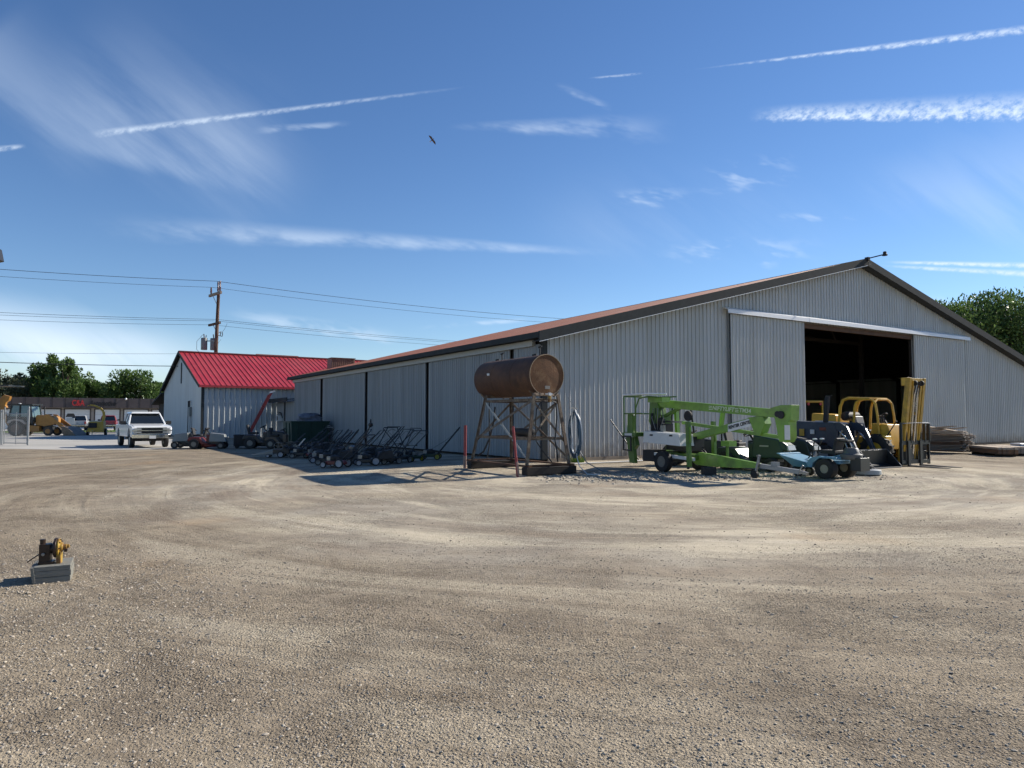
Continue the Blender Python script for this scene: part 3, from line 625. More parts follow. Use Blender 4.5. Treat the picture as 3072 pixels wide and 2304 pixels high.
# ------------------------------------------------------------------ car repair building across the road
ab = thing('repair_shop', 'long low repair shop with brown fascia and white garage doors across the road', 'building', (-71.4-UX*20, 100-UY*20, 0), 32.14)
mb = MB(); mb.bx((0, 0, 0), (95, 14, 3.2), blockw); mb.build('wall', ab)
mb = MB(); mb.bx((-.5, -1.0, 3.1), (95.5, 14.2, 4.55), fasc2)
for i in range(60): mb.bx((i*1.6, -1.02, 3.1), (i*1.6+.04, -1.0, 4.55), darkwood)
mb.build('fascia', ab)
for i, (x, w) in enumerate([(15.8, 3.1), (19.6, 3.2), (23.45, 3.15), (27.2, 3.1), (31.0, 3.15), (34.8, 3.2), (38.6, 3.2)]):
    mb = MB(); mb.bx((x, -.03, .02), (x+w, .0, 2.85), gdoor)
    for z in (.7, 1.4, 2.1): mb.bx((x, -.035, z), (x+w, -.028, z+.025), trim_g)
    d = mb.build('garage_door', ab)
    mb = MB(); mb.bx((x-.18, -.08, 0), (x, -.0, 3.0), fasc2); mb.bx((x+w, -.08, 0), (x+w+.18, -.0, 3.0), fasc2); mb.bx((x, -.08, 2.85), (x+w, -.0, 3.0), fasc2); mb.build('frame', d)
def atx(px, py, up):   # where a sign letter stands along the fascia
    pass
text_mesh('sign_lettering', 'C&A', 1.15, redlet, ab, (28.0, -1.05, 3.42), (R(90), 0, 0), 0, .03, .68, .03, 'red C A letters')
text_mesh('sign_lettering', 'Automotive', 1.1, blacklet, ab, (30.2, -1.05, 3.42), (R(90), 0, 0), .35, .03, .62, .02, 'black slanted Automotive lettering')
for x, z in ((34.9, 4.45), (45.0, 3.9)):
    mb = MB(); mb.ball((x, -1.2, z), .16, aluw); mb.bx((x-.05, -1.15, z), (x+.05, -1.0, z+.1), steel); mb.build('spot_lamp', ab)

# ------------------------------------------------------------------ vehicles
def wheel(parent, x, y, r, w, rim=None, lug=0, hub=.55, n=20, z=None, side=1, name='wheel', tread_m=None):
    z = r if z is None else z; mb = MB(); ri = r*hub; tm = tread_m or rubber
    mb.lathe([(ri, -w*.42), (r*.82, -w*.5), (r*.96, -w*.44), (r, -w*.3), (r, w*.3), (r*.96, w*.44), (r*.82, w*.5), (ri, w*.42)], (x, y, z), (0, 1, 0), tm, n, True)
    if lug:
        k = lug
        for i in range(k):
            a = 2*PI*i/k
            for sg in (-1, 1):
                a2 = a+(PI/k if sg > 0 else 0); c = Vector((x+math.cos(a2)*r*1.0, y+sg*w*.2, z+math.sin(a2)*r*1.0))
                M = Matrix.Rotation(-a2, 3, 'Y'); vs = []
                for dx in (-.02, r*.045):
                    for dy, dz in ((-w*.24, -r*.05), (w*.24, -r*.05+r*.09*sg), (w*.24, r*.05+r*.09*sg), (-w*.24, r*.05)):
                        vs.append(c + M @ Vector((dx, dy, dz)))
                mb.hexa(vs, tm)
    t = mb.build(name, parent)
    mb = MB(); rm = rim or rim_g
    mb.lathe([(ri*.98, -w*.40), (ri*1.02, -w*.43), (ri*.9, -w*.34), (ri*.75, -w*.2), (ri*.35, -w*.16), (ri*.33, -w*.30), (ri*.1, -w*.33)], (x, y, z), (0, 1, 0), rm, n)
    mb.lathe([(ri*.98, w*.40), (ri*1.02, w*.43), (ri*.9, w*.34), (ri*.75, w*.2), (ri*.35, w*.16), (ri*.33, w*.30), (ri*.1, w*.33)], (x, y, z), (0, 1, 0), rm, n)
    mb.build('rim', t)
    return t
def arch(cx, z0, r, n=8):
    return [(cx+r*math.cos(PI*i/n), z0+r*math.sin(PI*i/n)) for i in range(n+1)]
def pickup(name, label, loc, rz, paint, group=None, cabback=-3.35):
    t = thing(name, label, 'pickup truck', loc, rz, group)
    W = .98; z0 = .58
    out = [(-.05, z0), (-.02, 1.02), (-.10, 1.14), (-.5, 1.19), (-1.55, 1.27), (-5.45, 1.24), (-5.5, .62)]
    out += [(p[0], p[1]) for p in reversed(arch(-4.45, z0, .47))] + [(p[0], p[1]) for p in reversed(arch(-.95, z0, .47))]
    o2 = [(-.05, z0), (-.02, 1.02), (-.10, 1.14), (-.5, 1.19), (-1.55, 1.27), (-5.45, 1.24), (-5.5, z0)]
    low = []
    for cx in (-4.45, -.95): low += [(cx-.47*math.cos(PI*i/8), z0+.47*math.sin(PI*i/8)) for i in range(9)]
    mb = MB(); mb.prism(o2+low, -W, W, paint); mb.build('body', t, bevel=.03)
    mb = MB(); mb.prism([(-.09, 1.12), (-.13, 1.17), (-.55, 1.215), (-1.5, 1.29), (-1.6, 1.27), (-1.6, 1.15), (-.1, 1.1)], -.86, .86, paint); mb.build('hood', t, bevel=.02)
    g = [(-1.45, -.88, 1.26), (-1.45, .88, 1.26), (cabback, .88, 1.26), (cabback, -.88, 1.26), (-2.08, -.70, 1.86), (-2.08, .70, 1.86), (cabback+.12, .70, 1.86), (cabback+.12, -.70, 1.86)]
    mb = MB(); mb.hexa([g[0], g[3], g[2], g[1], g[4], g[7], g[6], g[5]], glassd); mb.build('window', t)
    mb = MB(); mb.box(((cabback-1.95)/2, 0, 1.895), (abs(cabback+1.85), 1.5, .10), paint, taper=(.93, .9))
    for s in (-1, 1):
        for (a, b) in (((-1.42, .90*s, 1.24), (-2.08, .715*s, 1.87)), ((-2.5, .885*s, 1.24), (-2.5, .715*s, 1.87)), ((cabback, .89*s, 1.24), (cabback+.1, .715*s, 1.87))): mb.bar(a, b, .08, .07, paint)
    mb.build('roof', t, bevel=.02)
    mb = MB(); mb.bx((-5.3, -.85, 1.10), (cabback-.1, .85, 1.262), blackr); mb.build('cargo_bed', t)
    mb = MB(); mb.bx((-.06, -.72, .76), (.0, .72, 1.08), blackr)
    for z in (.80, .855, .98, 1.035): mb.bx((0, -.45, z), (.012, .45, z+.018), blackp)
    mb.bx((0, -.97, .905), (.03, .97, .945), chrome); mb.bx((.0, -.7, .75), (.022, .7, .775), chrome); mb.bx((.0, -.72, 1.065), (.022, .72, 1.09), chrome)
    mb.build('grille', t)
    for s in (-1, 1):
        mb = MB(); mb.bx((-.03, s*.52, .96), (.02, s*.86, 1.05), lightglass); mb.bx((-.03, s*.52, .80), (.02, s*.86, .885), lightglass); mb.build('headlight', t)
        mb = MB(); mb.bx((-1.75, s*1.0, 1.24), (-1.65, s*1.27, 1.44), blackr); mb.bx((-1.72, s*.9, 1.27), (-1.68, s*1.02, 1.31), blackr); mb.build('mirror', t, bevel=.02)
        mb = MB(); mb.bx((-5.52, s*.78, .8), (-5.46, s*.97, 1.15), redlet); mb.build('tail_light', t)
        for cx in (-.95, -4.45): wheel(t, cx, s*.83, .38, .25, galv)
    mb = MB(); mb.prism([(-.02, -.98), (.10, -.90), (.16, -.6), (.17, .6), (.10, .90), (-.02, .98), (-.06, .9), (-.06, -.9)], .53, .74, chrome, 'z'); mb.build('bumper', t, bevel=.02)
    mb = MB(); mb.bx((-5.66, -.95, .55), (-5.5, .95, .72), chrome); mb.build('bumper', t, label='rear bumper')
    mb = MB(); mb.bx((.172, -.16, .50), (.182, .16, .66), whitep); mb.build('license_plate', t)
    mb = MB(); mb.bx((-5.512, -.12, .92), (-5.50, .12, .98), blackr); mb.bx((-5.506, -.72, .72), (-5.502, .72, .735), blackr); mb.build('tailgate_handle', t)
    mb = MB(); mb.bx((-1.5, -.8, .35), (-.6, .8, .56), blackr); mb.bx((-5.2, -.5, .38), (-.2, .5, .56), blackr); mb.build('chassis', t)
    return t
pickup('pickup_truck', 'white pickup truck facing the yard beside the red roofed building', (-19.28, 38.12, 0), az(143), truckw)
pickup('pickup_truck', 'silver white pickup seen from behind by the garage doors across the road', (-57.9, 95.5, 0), az(-27), mat('silver truck paint', (.42, .43, .44), .35, .2, .04), 'parked pickups at the repair shop')
pickup('pickup_truck', 'dark red pickup seen from behind by the garage doors across the road', (-54.3, 95.9, 0), az(-27), truckr, 'parked pickups at the repair shop')

# push mowers ---------------------------------------------------------------
def push_mower(loc, rz, label, deck, rim, handle='u', bag=False, eng=blackr, lean=0, hm=None):
    t = thing('push_mower', label, 'lawn mower', loc, rz, 'push mowers parked in the barn shade', 1.08)
    mb = MB(); mb.prism([(.26, .10), (.27, .17), (.18, .21), (-.2, .22), (-.27, .16), (-.28, .10)], -.24, .24, deck); mb.build('deck', t, bevel=.02)
    mb = MB(); mb.lathe([(.12, 0), (.14, .03), (.14, .12), (.10, .16), (.04, .17)], (.02, 0, .21), (0, 0, 1), eng, 14); mb.bx((.12, -.09, .22), (.24, .09, .33), steel); mb.bx((-.16, -.12, .23), (-.06, .1, .34), eng); mb.build('engine', t)
    rr = .14 if rim is wheelw else .11
    for x, r in ((.25, .10), (-.27, rr)):
        for s in (-1, 1): wheel(t, x, s*.28, r, .05, rim, hub=.72, n=14)
    h = hm or blackp; vr = random.Random(int(1000*loc[0])); L1 = vr.uniform(.98, 1.26); lean = vr.uniform(-.25, .12); a0 = Vector((-.26, 0, .2)); d = Vector((-.66, 0, .8+lean)).normalized()
    mb = MB(); top = a0+d*L1
    if handle == 'u':
        pts = [a0+Vector((0, -.22, 0)), a0+d*.45+Vector((0, -.24, 0)), top+Vector((0, -.25, 0)), top+d*.05+Vector((0, -.2, 0)), top+d*.06+Vector((0, .2, 0)), top+Vector((0, .25, 0)), a0+d*.45+Vector((0, .24, 0)), a0+Vector((0, .22, 0))]
    else:
        pts = [a0+Vector((0, -.2, 0)), a0+d*.5+Vector((0, -.2, 0)), top+Vector((0, -.38, 0)), top+Vector((.02, -.36, .04)), top+Vector((.02, .36, .04)), top+Vector((0, .38, 0)), a0+d*.5+Vector((0, .2, 0)), a0+Vector((0, .2, 0))]
    mb.tube(pts, .016, h); mb.cyl(a0+d*.5+Vector((0, -.23, 0)), a0+d*.5+Vector((0, .23, 0)), .01, h); mb.tube([top+Vector((.05, -.2, -.08)), top+Vector((.11, 0, -.02)), top+Vector((.05, .2, -.08))], .006, h)
    mb.tube([top+Vector((0, -.22, -.05)), a0+d*.6+Vector((.1, -.1, .02)), a0+Vector((.25, -.05, .15))], .005, h)
    mb.box(tuple(a0+d*.52+Vector((0, .24, .0))), (.06, .04, .05), h)
    mb.build('handle', t)
    if bag:
        mb = MB(); mb.hexa([(-.85, -.2, .22), (-.35, -.2, .16), (-.35, .2, .16), (-.85, .2, .22), (-.8, -.2, .5), (-.4, -.18, .42), (-.4, .18, .42), (-.8, .2, .5)], blackr); mb.build('grass_bag', t, bevel=.03)
    return t
PM = [ # x, y, heading, label, deck, rim, handle, bag
 (-5.75, 23.2, -75, 'red decked push mower with pale grey wheels nearest the camera', redmower, wheelw, 'u', False),
 (-4.95, 24.1, 250, 'black push mower with one large white wheel beside the red mower', blackp, wheelw, 'u', True),
 (-4.35, 24.9, 235, 'push mower with a very wide flared handle among the crossed handles', blackp, rim_g, 'w', False),
 (-3.72, 26.3, 120, 'dark green push mower with yellow spoked wheels, handle leaning left', greenmower, wheely, 'w', False),
 (-3.15, 27.5, 270, 'rightmost push mower, long single handle against the pale door', greenmower, wheely, 'u', False),
 (-4.9, 26.6, 230, 'black push mower behind the wide handled one, flared handle', blackp, rim_g, 'w', False),
 (-5.9, 26.2, 245, 'black push mower with a parallel bar handle in the middle of the row', blackp, rim_g, 'u', True),
 (-6.6, 27.6, 240, 'grey decked push mower behind the middle of the row', greymower, rim_g, 'u', False),
 (-6.9, 25.6, 250, 'black bagged push mower left of the middle of the row', blackp, wheelw, 'u', True),
 (-7.8, 28.2, 235, 'dark red push mower with its handle towards the barn door post', redmower, rim_g, 'u', False),
 (-8.0, 29.8, 240, 'farthest black push mower against the barn doors', blackp, rim_g, 'u', True),
 (-9.2, 29.8, 262, 'grey push mower with pale disc wheels in front of the dumpster', greymower, wheelw, 'u', False),
 (-5.6, 28.6, 250, 'small black push mower close to the barn doors', blackp, rim_g, 'u', False),
 (-9.6, 32.6, 240, 'black push mower parked right of the green dumpster', blackp, rim_g, 'u', True),
 (-6.35, 24.5, 262, 'black push mower squeezed between the red mower and the bagged ones', blackp, rim_g, 'u', True),
 (-5.2, 25.7, 225, 'black push mower tangled behind the trimmer', blackp, rim_g, 'w', True),
 (-7.2, 26.8, 255, 'black bagged push mower in the middle of the second row', blackp, rim_g, 'u', True),
 (-8.5, 28.6, 262, 'low black push mower left of the red one by the door post', blackp, rim_g, 'u', True),
 (-8.9, 31.2, 235, 'black push mower behind the grey ones near the dumpster', blackp, rim_g, 'w', True),
 (-4.1, 25.6, 215, 'black push mower right of the wide handled one', blackp, rim_g, 'w', False),
]
for x, y, h, lb, dk, rm, hd, bg_ in PM: push_mower((x, y, gz(x, y)), az(h), lb, dk, rm, hd, bg_)
# brush cutter with a bagged loop handle
t = thing('wheeled_trimmer', 'tall wheeled trimmer with a padded loop handle and black bag', 'trimmer', (-5.6, 25.0, gz(-5.6, 25)), az(255))
mb = MB(); c = Vector((-.62, 0, 1.42)); mb.tube([c+Vector((0, .20*math.cos(a)*(1.15 if abs(math.cos(a)) > .5 else 1), .13*math.sin(a))) for a in [2*PI*i/18 for i in range(18)]], .018, blackr, closed=True); mb.bar((-.1, 0, .35), (-.6, 0, 1.3), .04, .04, blackp); mb.bar((.1, -.15, .4), (-.45, -.12, 1.05), .03, .03, blackp); mb.bar((.1, .15, .4), (-.45, .12, 1.05), .03, .03, blackp); mb.build('handle', t)
mb = MB(); mb.ball((-.62, 0, 1.36), (.09, .17, .08), blackr); mb.build('bag', t)
mb = MB(); mb.box((0, 0, .4), (.35, .3, .25), blackr); mb.lathe([(.1, 0), (.11, .1), (.05, .14)], (0, 0, .5), (0, 0, 1), steel, 12); mb.build('engine', t)
for s in (-1, 1): wheel(t, -.1, s*.25, .2, .06, rim_g, hub=.7)
# brush mower with a spoked wheel, at the left of the row
t = thing('walk_behind_edger', 'low walk-behind machine with a pale chute and a spoked wheel, left of the mowers', 'edger', (-9.55, 28.9, 0), az(262))
mb = MB(); mb.hexa([(.1, -.2, .12), (.95, -.2, .08), (.95, .2, .08), (.1, .2, .12), (.1, -.2, .34), (.95, -.2, .12), (.95, .2, .12), (.1, .2, .34)], greymower); mb.build('chute', t, bevel=.02)
mb = MB(); mb.box((-.2, 0, .25), (.6, .4, .18), blackp); mb.lathe([(.12, 0), (.13, .1), (.06, .16)], (-.35, 0, .33), (0, 0, 1), blackr, 12); mb.build('engine', t)
mb = MB(); c = Vector((-.02, -.24, .43)); mb.tube([c+Vector((.17*math.cos(a), 0, .17*math.sin(a))) for a in [2*PI*i/20 for i in range(20)]], .012, rim_g, closed=True)
for i in range(5): mb.bar(c, c+Vector((.17*math.cos(2*PI*i/5+.3), 0, .17*math.sin(2*PI*i/5+.3))), .015, .02, rim_g)
mb.build('flywheel', t)
for x, r in ((.3, .08), (-.2, .13)):
    for s in (-1, 1): wheel(t, x, s*.25, r, .05, wheelw, hub=.72, n=14)
mb = MB(); mb.tube([(-.4, -.2, .3), (-1.1, -.2, .95), (-1.1, .2, .95), (-.4, .2, .3)], .014, blackp); mb.build('handle', t)
mb = MB(); mb.box((-1.0, 0, .62), (.35, .28, .03), aluw, (0, 50, 0)); mb.build('control_panel', t)

# riding mowers -------------------------------------------------------------
def riding_mower(name, label, loc, rz, hood, body, scale=1, canopy=False, group='riding mowers left of the dumpster', big=False, nohood=False):
    t = thing(name, label, 'riding mower', loc, rz, group, scale)
    if not nohood:
        mb = MB()
        if big:
            mb.hexa([(.05, -.30, .34), (1.0, -.27, .34), (1.0, .27, .34), (.05, .30, .34), (.1, -.28, .98), (.82, -.24, .86), (.82, .24, .86), (.1, .28, .98)], hood)
            mb.hexa([(.82, -.24, .56), (1.06, -.24, .54), (1.06, .24, .54), (.82, .24, .56), (.80, -.235, .865), (1.02, -.21, .72), (1.02, .21, .72), (.80, .235, .865)], hood)
        else:
            mb.hexa([(.05, -.27, .36), (.92, -.24, .34), (.92, .24, .34), (.05, .27, .36), (.1, -.24, .84), (.8, -.2, .76), (.8, .2, .76), (.1, .24, .84)], hood)
        mb.build('hood', t, bevel=.05)
        mb = MB()
        if big:
            mb.hexa([(.95, -.22, .58), (1.075, -.22, .58), (1.075, .22, .58), (.95, .22, .58), (.93, -.22, .72), (1.04, -.2, .70), (1.04, .2, .70), (.93, .22, .72)], lightglass)
            mb.bx((.3, -.296, .66), (.55, -.285, .70), galv); mb.bx((1.0, -.25, .33), (1.08, .25, .37), aluw)
            mb.box((.48, 0, .935), (.42, .3, .012), blackr, (0, 9.5, 0))
        else:
            mb.bx((.88, -.2, .55), (.93, -.08, .63), lightglass); mb.bx((.88, .08, .55), (.93, .2, .63), lightglass)
        mb.build('headlight', t)
    mb = MB(); mb.prism([(.08, .24), (.08, .30), (-.15, .34), (-.35, .60), (-.85, .62), (-.98, .45), (-.9, .40), (-.62, .5), (-.38, .38), (-.28, .24)], -.44, .44, body); mb.box((.0, 0, .5), (.2, .34, .5), body); mb.build('fender', t, bevel=.03)
    mb = MB(); mb.box((-.55, 0, .70), (.42, .42, .10), blackr); mb.box((-.77, 0, .90), (.08, .40, .38), blackr, (0, -12, 0)); mb.build('seat', t, bevel=.03)
    mb = MB(); c = Vector((-.12, 0, 1.0)); q = Matrix.Rotation(R(-28), 3, 'Y')
    mb.tube([c+q @ Vector((.17*math.cos(2*PI*i/16), .17*math.sin(2*PI*i/16), 0)) for i in range(16)], .015, blackr, closed=True)
    mb.bar(c, (.08, 0, .7), .05, .05, blackr); mb.bar(c+Vector((0, -.16, 0)), c+Vector((0, .16, 0)), .03, .02, blackr); mb.build('steering_wheel', t)
    mb = MB(); mb.lathe([(.40, 0), (.43, .04), (.43, .12), (.3, .15)], (.05, 0, .11), (0, 0, 1), body if not big else blackp, 18); mb.build('mower_deck', t)
    mb = MB(); mb.box((0, 0, .3), (1.5, .35, .1), blackp); mb.bar((.68, -.36, .19), (.68, .36, .19), .06, .06, blackp); mb.bar((-.62, -.36, .25), (-.62, .36, .25), .06, .06, blackp); mb.build('chassis', t)
    for s in (-1, 1):
        wheel(t, .68, s*.40, .19, .15, rim_g, hub=.5); wheel(t, -.62, s*.40, .26, .22, rim_g, hub=.5)
    if canopy:
        mb = MB()
        for a, b in (((-.7, -.5, .6), (-.6, -.5, 1.75)), ((.1, -.5, .5), (-.05, -.5, 1.75)), ((.7, .45, .5), (.7, .45, 1.8)), ((-.6, .45, .6), (-.6, .45, 1.78))): mb.bar(a, b, .05, .05, blackp)
        mb.bx((-.7, -.55, 1.76), (.8, .55, 1.82), aluw); mb.build('canopy', t)
    return t
riding_mower('riding_mower', 'riding mower with a light grey hood facing left beside the white pickup', (-17.0, 37.7, 0), az(-95), greymower, blackp)
riding_mower('riding_mower', 'riding mower with dark red fenders and a grey hood facing right', (-15.75, 37.0, 0), az(82), greymower, redmower)
riding_mower('riding_mower', 'black high seated riding mower in deep shade left of the ladder', (-13.0, 37.6, 0), az(80), blackp, blackp, 1.15)
riding_mower('riding_mower', 'black riding mower without a hood in front of the ladder foot', (-11.9, 37.4, 0), az(95), blackp, mat('dull tan steel', (.10, .07, .045), .6), 1.0, nohood=True)
mb = MB(); mb.box((0, 0, .4), (.95, .8, .55), blackr); mb.bx((-.5, -.42, .66), (.5, .42, .72), blackr); mb.cyl((-.3, -.42, .12), (-.3, .42, .12), .12, rubber)
bx_ = mb.build('black_cart', bevel=.03); bx_.location = (-14.3, 37.9, 0); bx_.rotation_euler = (0, 0, R(20)); tag(bx_, 'black box cart between the riding mowers', 'cart')
riding_mower('garden_tractor', 'large dark green garden tractor with grey hood top, nose behind the trailer jack', (7.45, 21.9, 0), az(136), greenmower, greenmower, 1.12, group='garden tractors behind the green lift', big=True)
riding_mower('garden_tractor', 'second dark garden tractor, its pale nose just left of the loader', (8.75, 23.0, 0), az(136), mat('black green mower paint', (.012, .018, .02), .3), greenmower, 1.05, group='garden tractors behind the green lift', big=True)
riding_mower('utility_cart', 'black mower with a white flat canopy behind the green lift arms', (6.2, 24.0, 0), az(115), blackp, blackp, 1.1, canopy=True, group='garden tractors behind the green lift')
riding_mower('garden_tractor', 'dark red garden tractor half hidden behind the green booms', (8.3, 24.6, 0), az(120), redmower, blackp, 1.1, group='garden tractors behind the green lift', big=True)

# ------------------------------------------------------------------ towed boom lift (local x runs to the hitch, y to the far side)
lf = thing('trailer_boom_lift', 'lime green towable boom lift with a folded boom and rear work cage', 'boom lift', (5.2, 21.3, 0), az(150))
def hexbar(mb, a, b, ha, hb, w, m):   # box beam in the x-z plane with different end heights
    (xa, za), (xb, zb) = a, b
    mb.hexa([(xa, -w/2, za-ha/2), (xb, -w/2, zb-hb/2), (xb, w/2, zb-hb/2), (xa, w/2, za-ha/2), (xa, -w/2, za+ha/2), (xb, -w/2, zb+hb/2), (xb, w/2, zb+hb/2), (xa, w/2, za+ha/2)], m)
mb = MB(); hexbar(mb, (-1.40, 2.08), (3.45, 1.71), .24, .22, .20, green); mb.build('upper_boom', lf, bevel=.008)
mb = MB(); hexbar(mb, (.36, 1.04), (2.95, 1.60), .20, .20, .16, green); mb.prism([(2.5, 1.62), (3.0, 1.62), (3.05, 1.45), (2.88, 1.14), (2.72, 1.14)], -.13, .13, green); mb.build('lower_boom', lf, bevel=.006)
mb = MB(); hexbar(mb, (-.9, 1.50), (-.1, 1.47), .05, .05, .06, steel); hexbar(mb, (-.1, 1.46), (3.5, 1.10), .09, .09, .12, green); mb.build('leveling_link', lf, bevel=.004)
mb = MB(); mb.prism([(3.25, 1.86), (3.58, 1.93), (3.90, 1.93), (3.88, 1.55), (3.80, 1.50), (3.80, 1.10), (3.72, .98), (3.52, 1.00), (3.48, 1.15), (3.40, 1.55)], -.16, .16, green)
mb.build('boom_knuckle', lf, bevel=.006)
mb = MB(); mb.cyl((3.60, -.20, 1.68), (3.60, .2, 1.68), .10, blackr, n=16); mb.cyl((3.48, -.18, 1.70), (3.48, .18, 1.70), .08, blackr, n=14); mb.build('pivot_pin', lf)
mb = MB(); mb.bx((3.70, -.175, 1.05), (3.86, -.165, 1.42), whitep); mb.build('label_plate', lf)
# angle of boom for the lettering
ab_ = math.atan2(1.71-2.08, 4.85)
text_mesh('lettering', 'NIFTYLIFT', .16, whitelet, lf, (1.18, -.105, 1.835), (R(90), -ab_, 0), .15, .002, 1.12, .003, 'pale maker lettering on the boom')
text_mesh('lettering', 'TM34', .16, whitelet, lf, (2.17, -.105, 1.76), (R(90), -ab_, 0), .0, .002, 1.05, .003, 'pale model lettering on the boom')
mb = MB()
for x0 in (1.06, 2.03):
    mb = MB()
    for k in range(3): mb.box((x0+.05, -.103, 1.845-.08*(x0-1.06)+.045*k), (.12, .006, .018), whitelet, (0, math.degrees(-ab_), 0))
    mb.build('stripe_mark', lf)
a2 = math.atan2(.56, 2.59); lx = lambda s: .36+s*math.cos(a2); lz = lambda s, o: 1.04+s*math.sin(a2)+o
mb = MB(); s0, s1 = 1.42, 2.38
mb.hexa([(lx(s0), -.098, lz(s0, -.13)), (lx(s1), -.098, lz(s1, -.13)), (lx(s1), -.086, lz(s1, -.13)), (lx(s0), -.086, lz(s0, -.13)), (lx(s0), -.098, lz(s0, .075)), (lx(s1), -.098, lz(s1, .075)), (lx(s1), -.086, lz(s1, .075)), (lx(s0), -.086, lz(s0, .075))], mat('white sign board', (.7, .7, .69), .5)); mb.build('sign_board', lf)
text_mesh('lettering', 'RENTER CENTER', .118, blacklet, lf, (lx(s0+.03), -.101, lz(s0+.03, -.055)), (R(90), -a2, 0), .15, .002, .93, .006, 'black hire company lettering on a white board')
# turret, mast, engine box, cage
mb = MB(); mb.prism([(-1.42, 2.2), (-1.15, 2.2), (-1.0, 1.9), (-.95, 1.3), (-1.3, 1.2), (-1.5, 1.5)], -.14, .14, green_dk); mb.box((-1.0, .0, 1.35), (.35, .35, .7), green_dk)
mb.prism([(-1.95, 1.72), (-1.72, 1.72), (-1.68, .75), (-1.62, .18), (-1.88, .18), (-2.0, .9)], -.62, -.5, green_dk); mb.prism([(-2.1, .95), (-1.7, 1.2), (-1.55, .75), (-1.75, .55)], -.6, -.46, green_dk)
mb.bar((-.78, .35, 2.1), (-.72, .35, 1.05), .12, .10, green); mb.bar((-.95, -.05, 1.62), (-.1, -.02, 1.94), .09, .09, green_dk)
mb.build('mast', lf, bevel=.006)
mb = MB(); mb.hexa([(-1.06, -.75, .86), (.55, -.75, .79), (.55, -.2, .79), (-1.06, -.2, .86), (-1.02, -.75, 1.20), (.5, -.75, 1.13), (.5, -.2, 1.13), (-1.02, -.2, 1.20)], whitep)
for x in (-.75, .1): mb.bx((x, -.757, 1.06), (x+.14, -.748, 1.11), blackr)
mb.build('engine_cover', lf, bevel=.02)
mb = MB(); mb.box((-.9, -.1, 1.30), (.5, .4, .25), blackr); mb.box((-.6, -.35, 1.28), (.12, .1, .2), steel); mb.cyl((-1.15, -.3, 1.2), (-1.15, -.3, 1.75), .05, blackr); mb.cyl((-.72, -.25, 1.2), (-.72, -.25, 1.45), .05, steel); mb.ball((-.85, -.2, 1.5), .13, blackr)
for i in range(5): mb.tube([(-1.2+.1*i, -.2, 1.9), (-1.1+.13*i, -.35, 1.6), (-1.0+.05*i, -.3, 1.25)], .013, blackr if i % 2 else steel)
mb.build('hydraulics', lf); mb = MB(); mb.tube([(-1.7, -.55, 1.7), (-1.95, -.6, 1.45), (-2.02, -.6, 1.2), (-1.9, -.6, 1.0)], .02, hosew); mb.build('white_hose', lf)
# cage spans the trailer behind the axle
mb = MB(); X0, X1, Y0, Y1, ZT, ZB = -2.05, -1.45, -.72, .72, 2.28, 1.12; r = .022
for z in (ZT, 1.74):
    mb.tube([(X1+.3, Y0, z), (X0+.06, Y0, z), (X0, Y0+.06, z), (X0, Y1-.06, z), (X0+.06, Y1, z), (X1+.3, Y1, z)], r, green_dk)
for x, y in ((X0+.02, Y0+.02), (X0+.02, Y1-.02), (X1, Y0), (X1, Y1)): mb.cyl((x, y, ZB), (x, y, ZT), r, green_dk)
mb.bx((X0-.02, Y0-.02, ZB-.10), (X1+.02, Y1+.02, ZB+.02), green_dk); mb.tube([(X0, Y0, ZT+.05), (X1+.5, Y0, ZT+.06), (X1+1.1, Y0+.3, ZT+.04)], .025, aluw)
mb.tube([(X1, Y0, 1.2), (X1+.02, Y0, 1.9), (X1+.18, Y0, 2.2), (X1+.6, Y0, 2.26), (X1+1.0, Y0+.1, 2.22)], .022, green_dk)
mb.bx((-1.0, -.6, 2.08), (-.35, -.3, 2.22), green); mb.build('work_cage', lf)
mb = MB(); mb.bar((X0+.06, Y0-.04, 1.03), (X0+.06, Y0-.04, .60), .04, .04, blackp); mb.bar((X0+.42, Y0-.04, 1.03), (X0+.42, Y0-.04, .58), .04, .04, blackp); mb.bar((X0+.04, Y0-.04, .60), (X0+.44, Y0-.04, .58), .04, .04, blackp); mb.bar((X0+.04, Y0-.04, 1.02), (X0+.44, Y0-.04, 1.02), .05, .05, blackp); mb.build('step', lf)
mb = MB(); mb.bx((X0+.1, Y0-.03, 1.0), (X0+.45, Y0+.05, 1.12), whitep); mb.build('control_box', lf)
# outriggers folded up, axle, drawbar
for sy, x in ((-.70, .86), (.68, .48), (.68, -1.5)):
    mb = MB(); mb.bar((x-.03, sy, 1.50), (x, sy, .22), .10, .12, green_dk); mb.bar((x+.05, sy, 1.35), (x+.06, sy, .9), .05, .05, green); mb.bar((x-.06, sy*.98, .7), (x-.06, sy*.98, .15), .06, .06, blackp)
    l_ = mb.build('outrigger_leg', lf, bevel=.005)
    if sy > 0: continue
    mb = MB(); mb.cyl((x-.01, sy-.04, 1.66), (x-.01, sy+.02, 1.66), .145, rubber, n=22); mb.cyl((x-.01, sy, 1.5), (x-.01, sy, 1.62), .03, steel); mb.build('foot_pad', l_)
mb = MB(); mb.bar((-1.0, 0, .55), (.6, 0, .45), .5, .12, green_dk); mb.bar((-.8, -.55, .52), (.9, -.55, .42), .08, .09, whitep); mb.bar((-.19, -.62, .32), (-.19, .62, .32), .08, .08, blackp)
mb.box((-1.0, -.35, .45), (.5, .5, .35), blackr); mb.box((-.3, .2, .72), (.9, .6, .2), blackr); mb.box((.4, .0, .9), (.3, .4, .3), blackr); mb.build('chassis', lf)
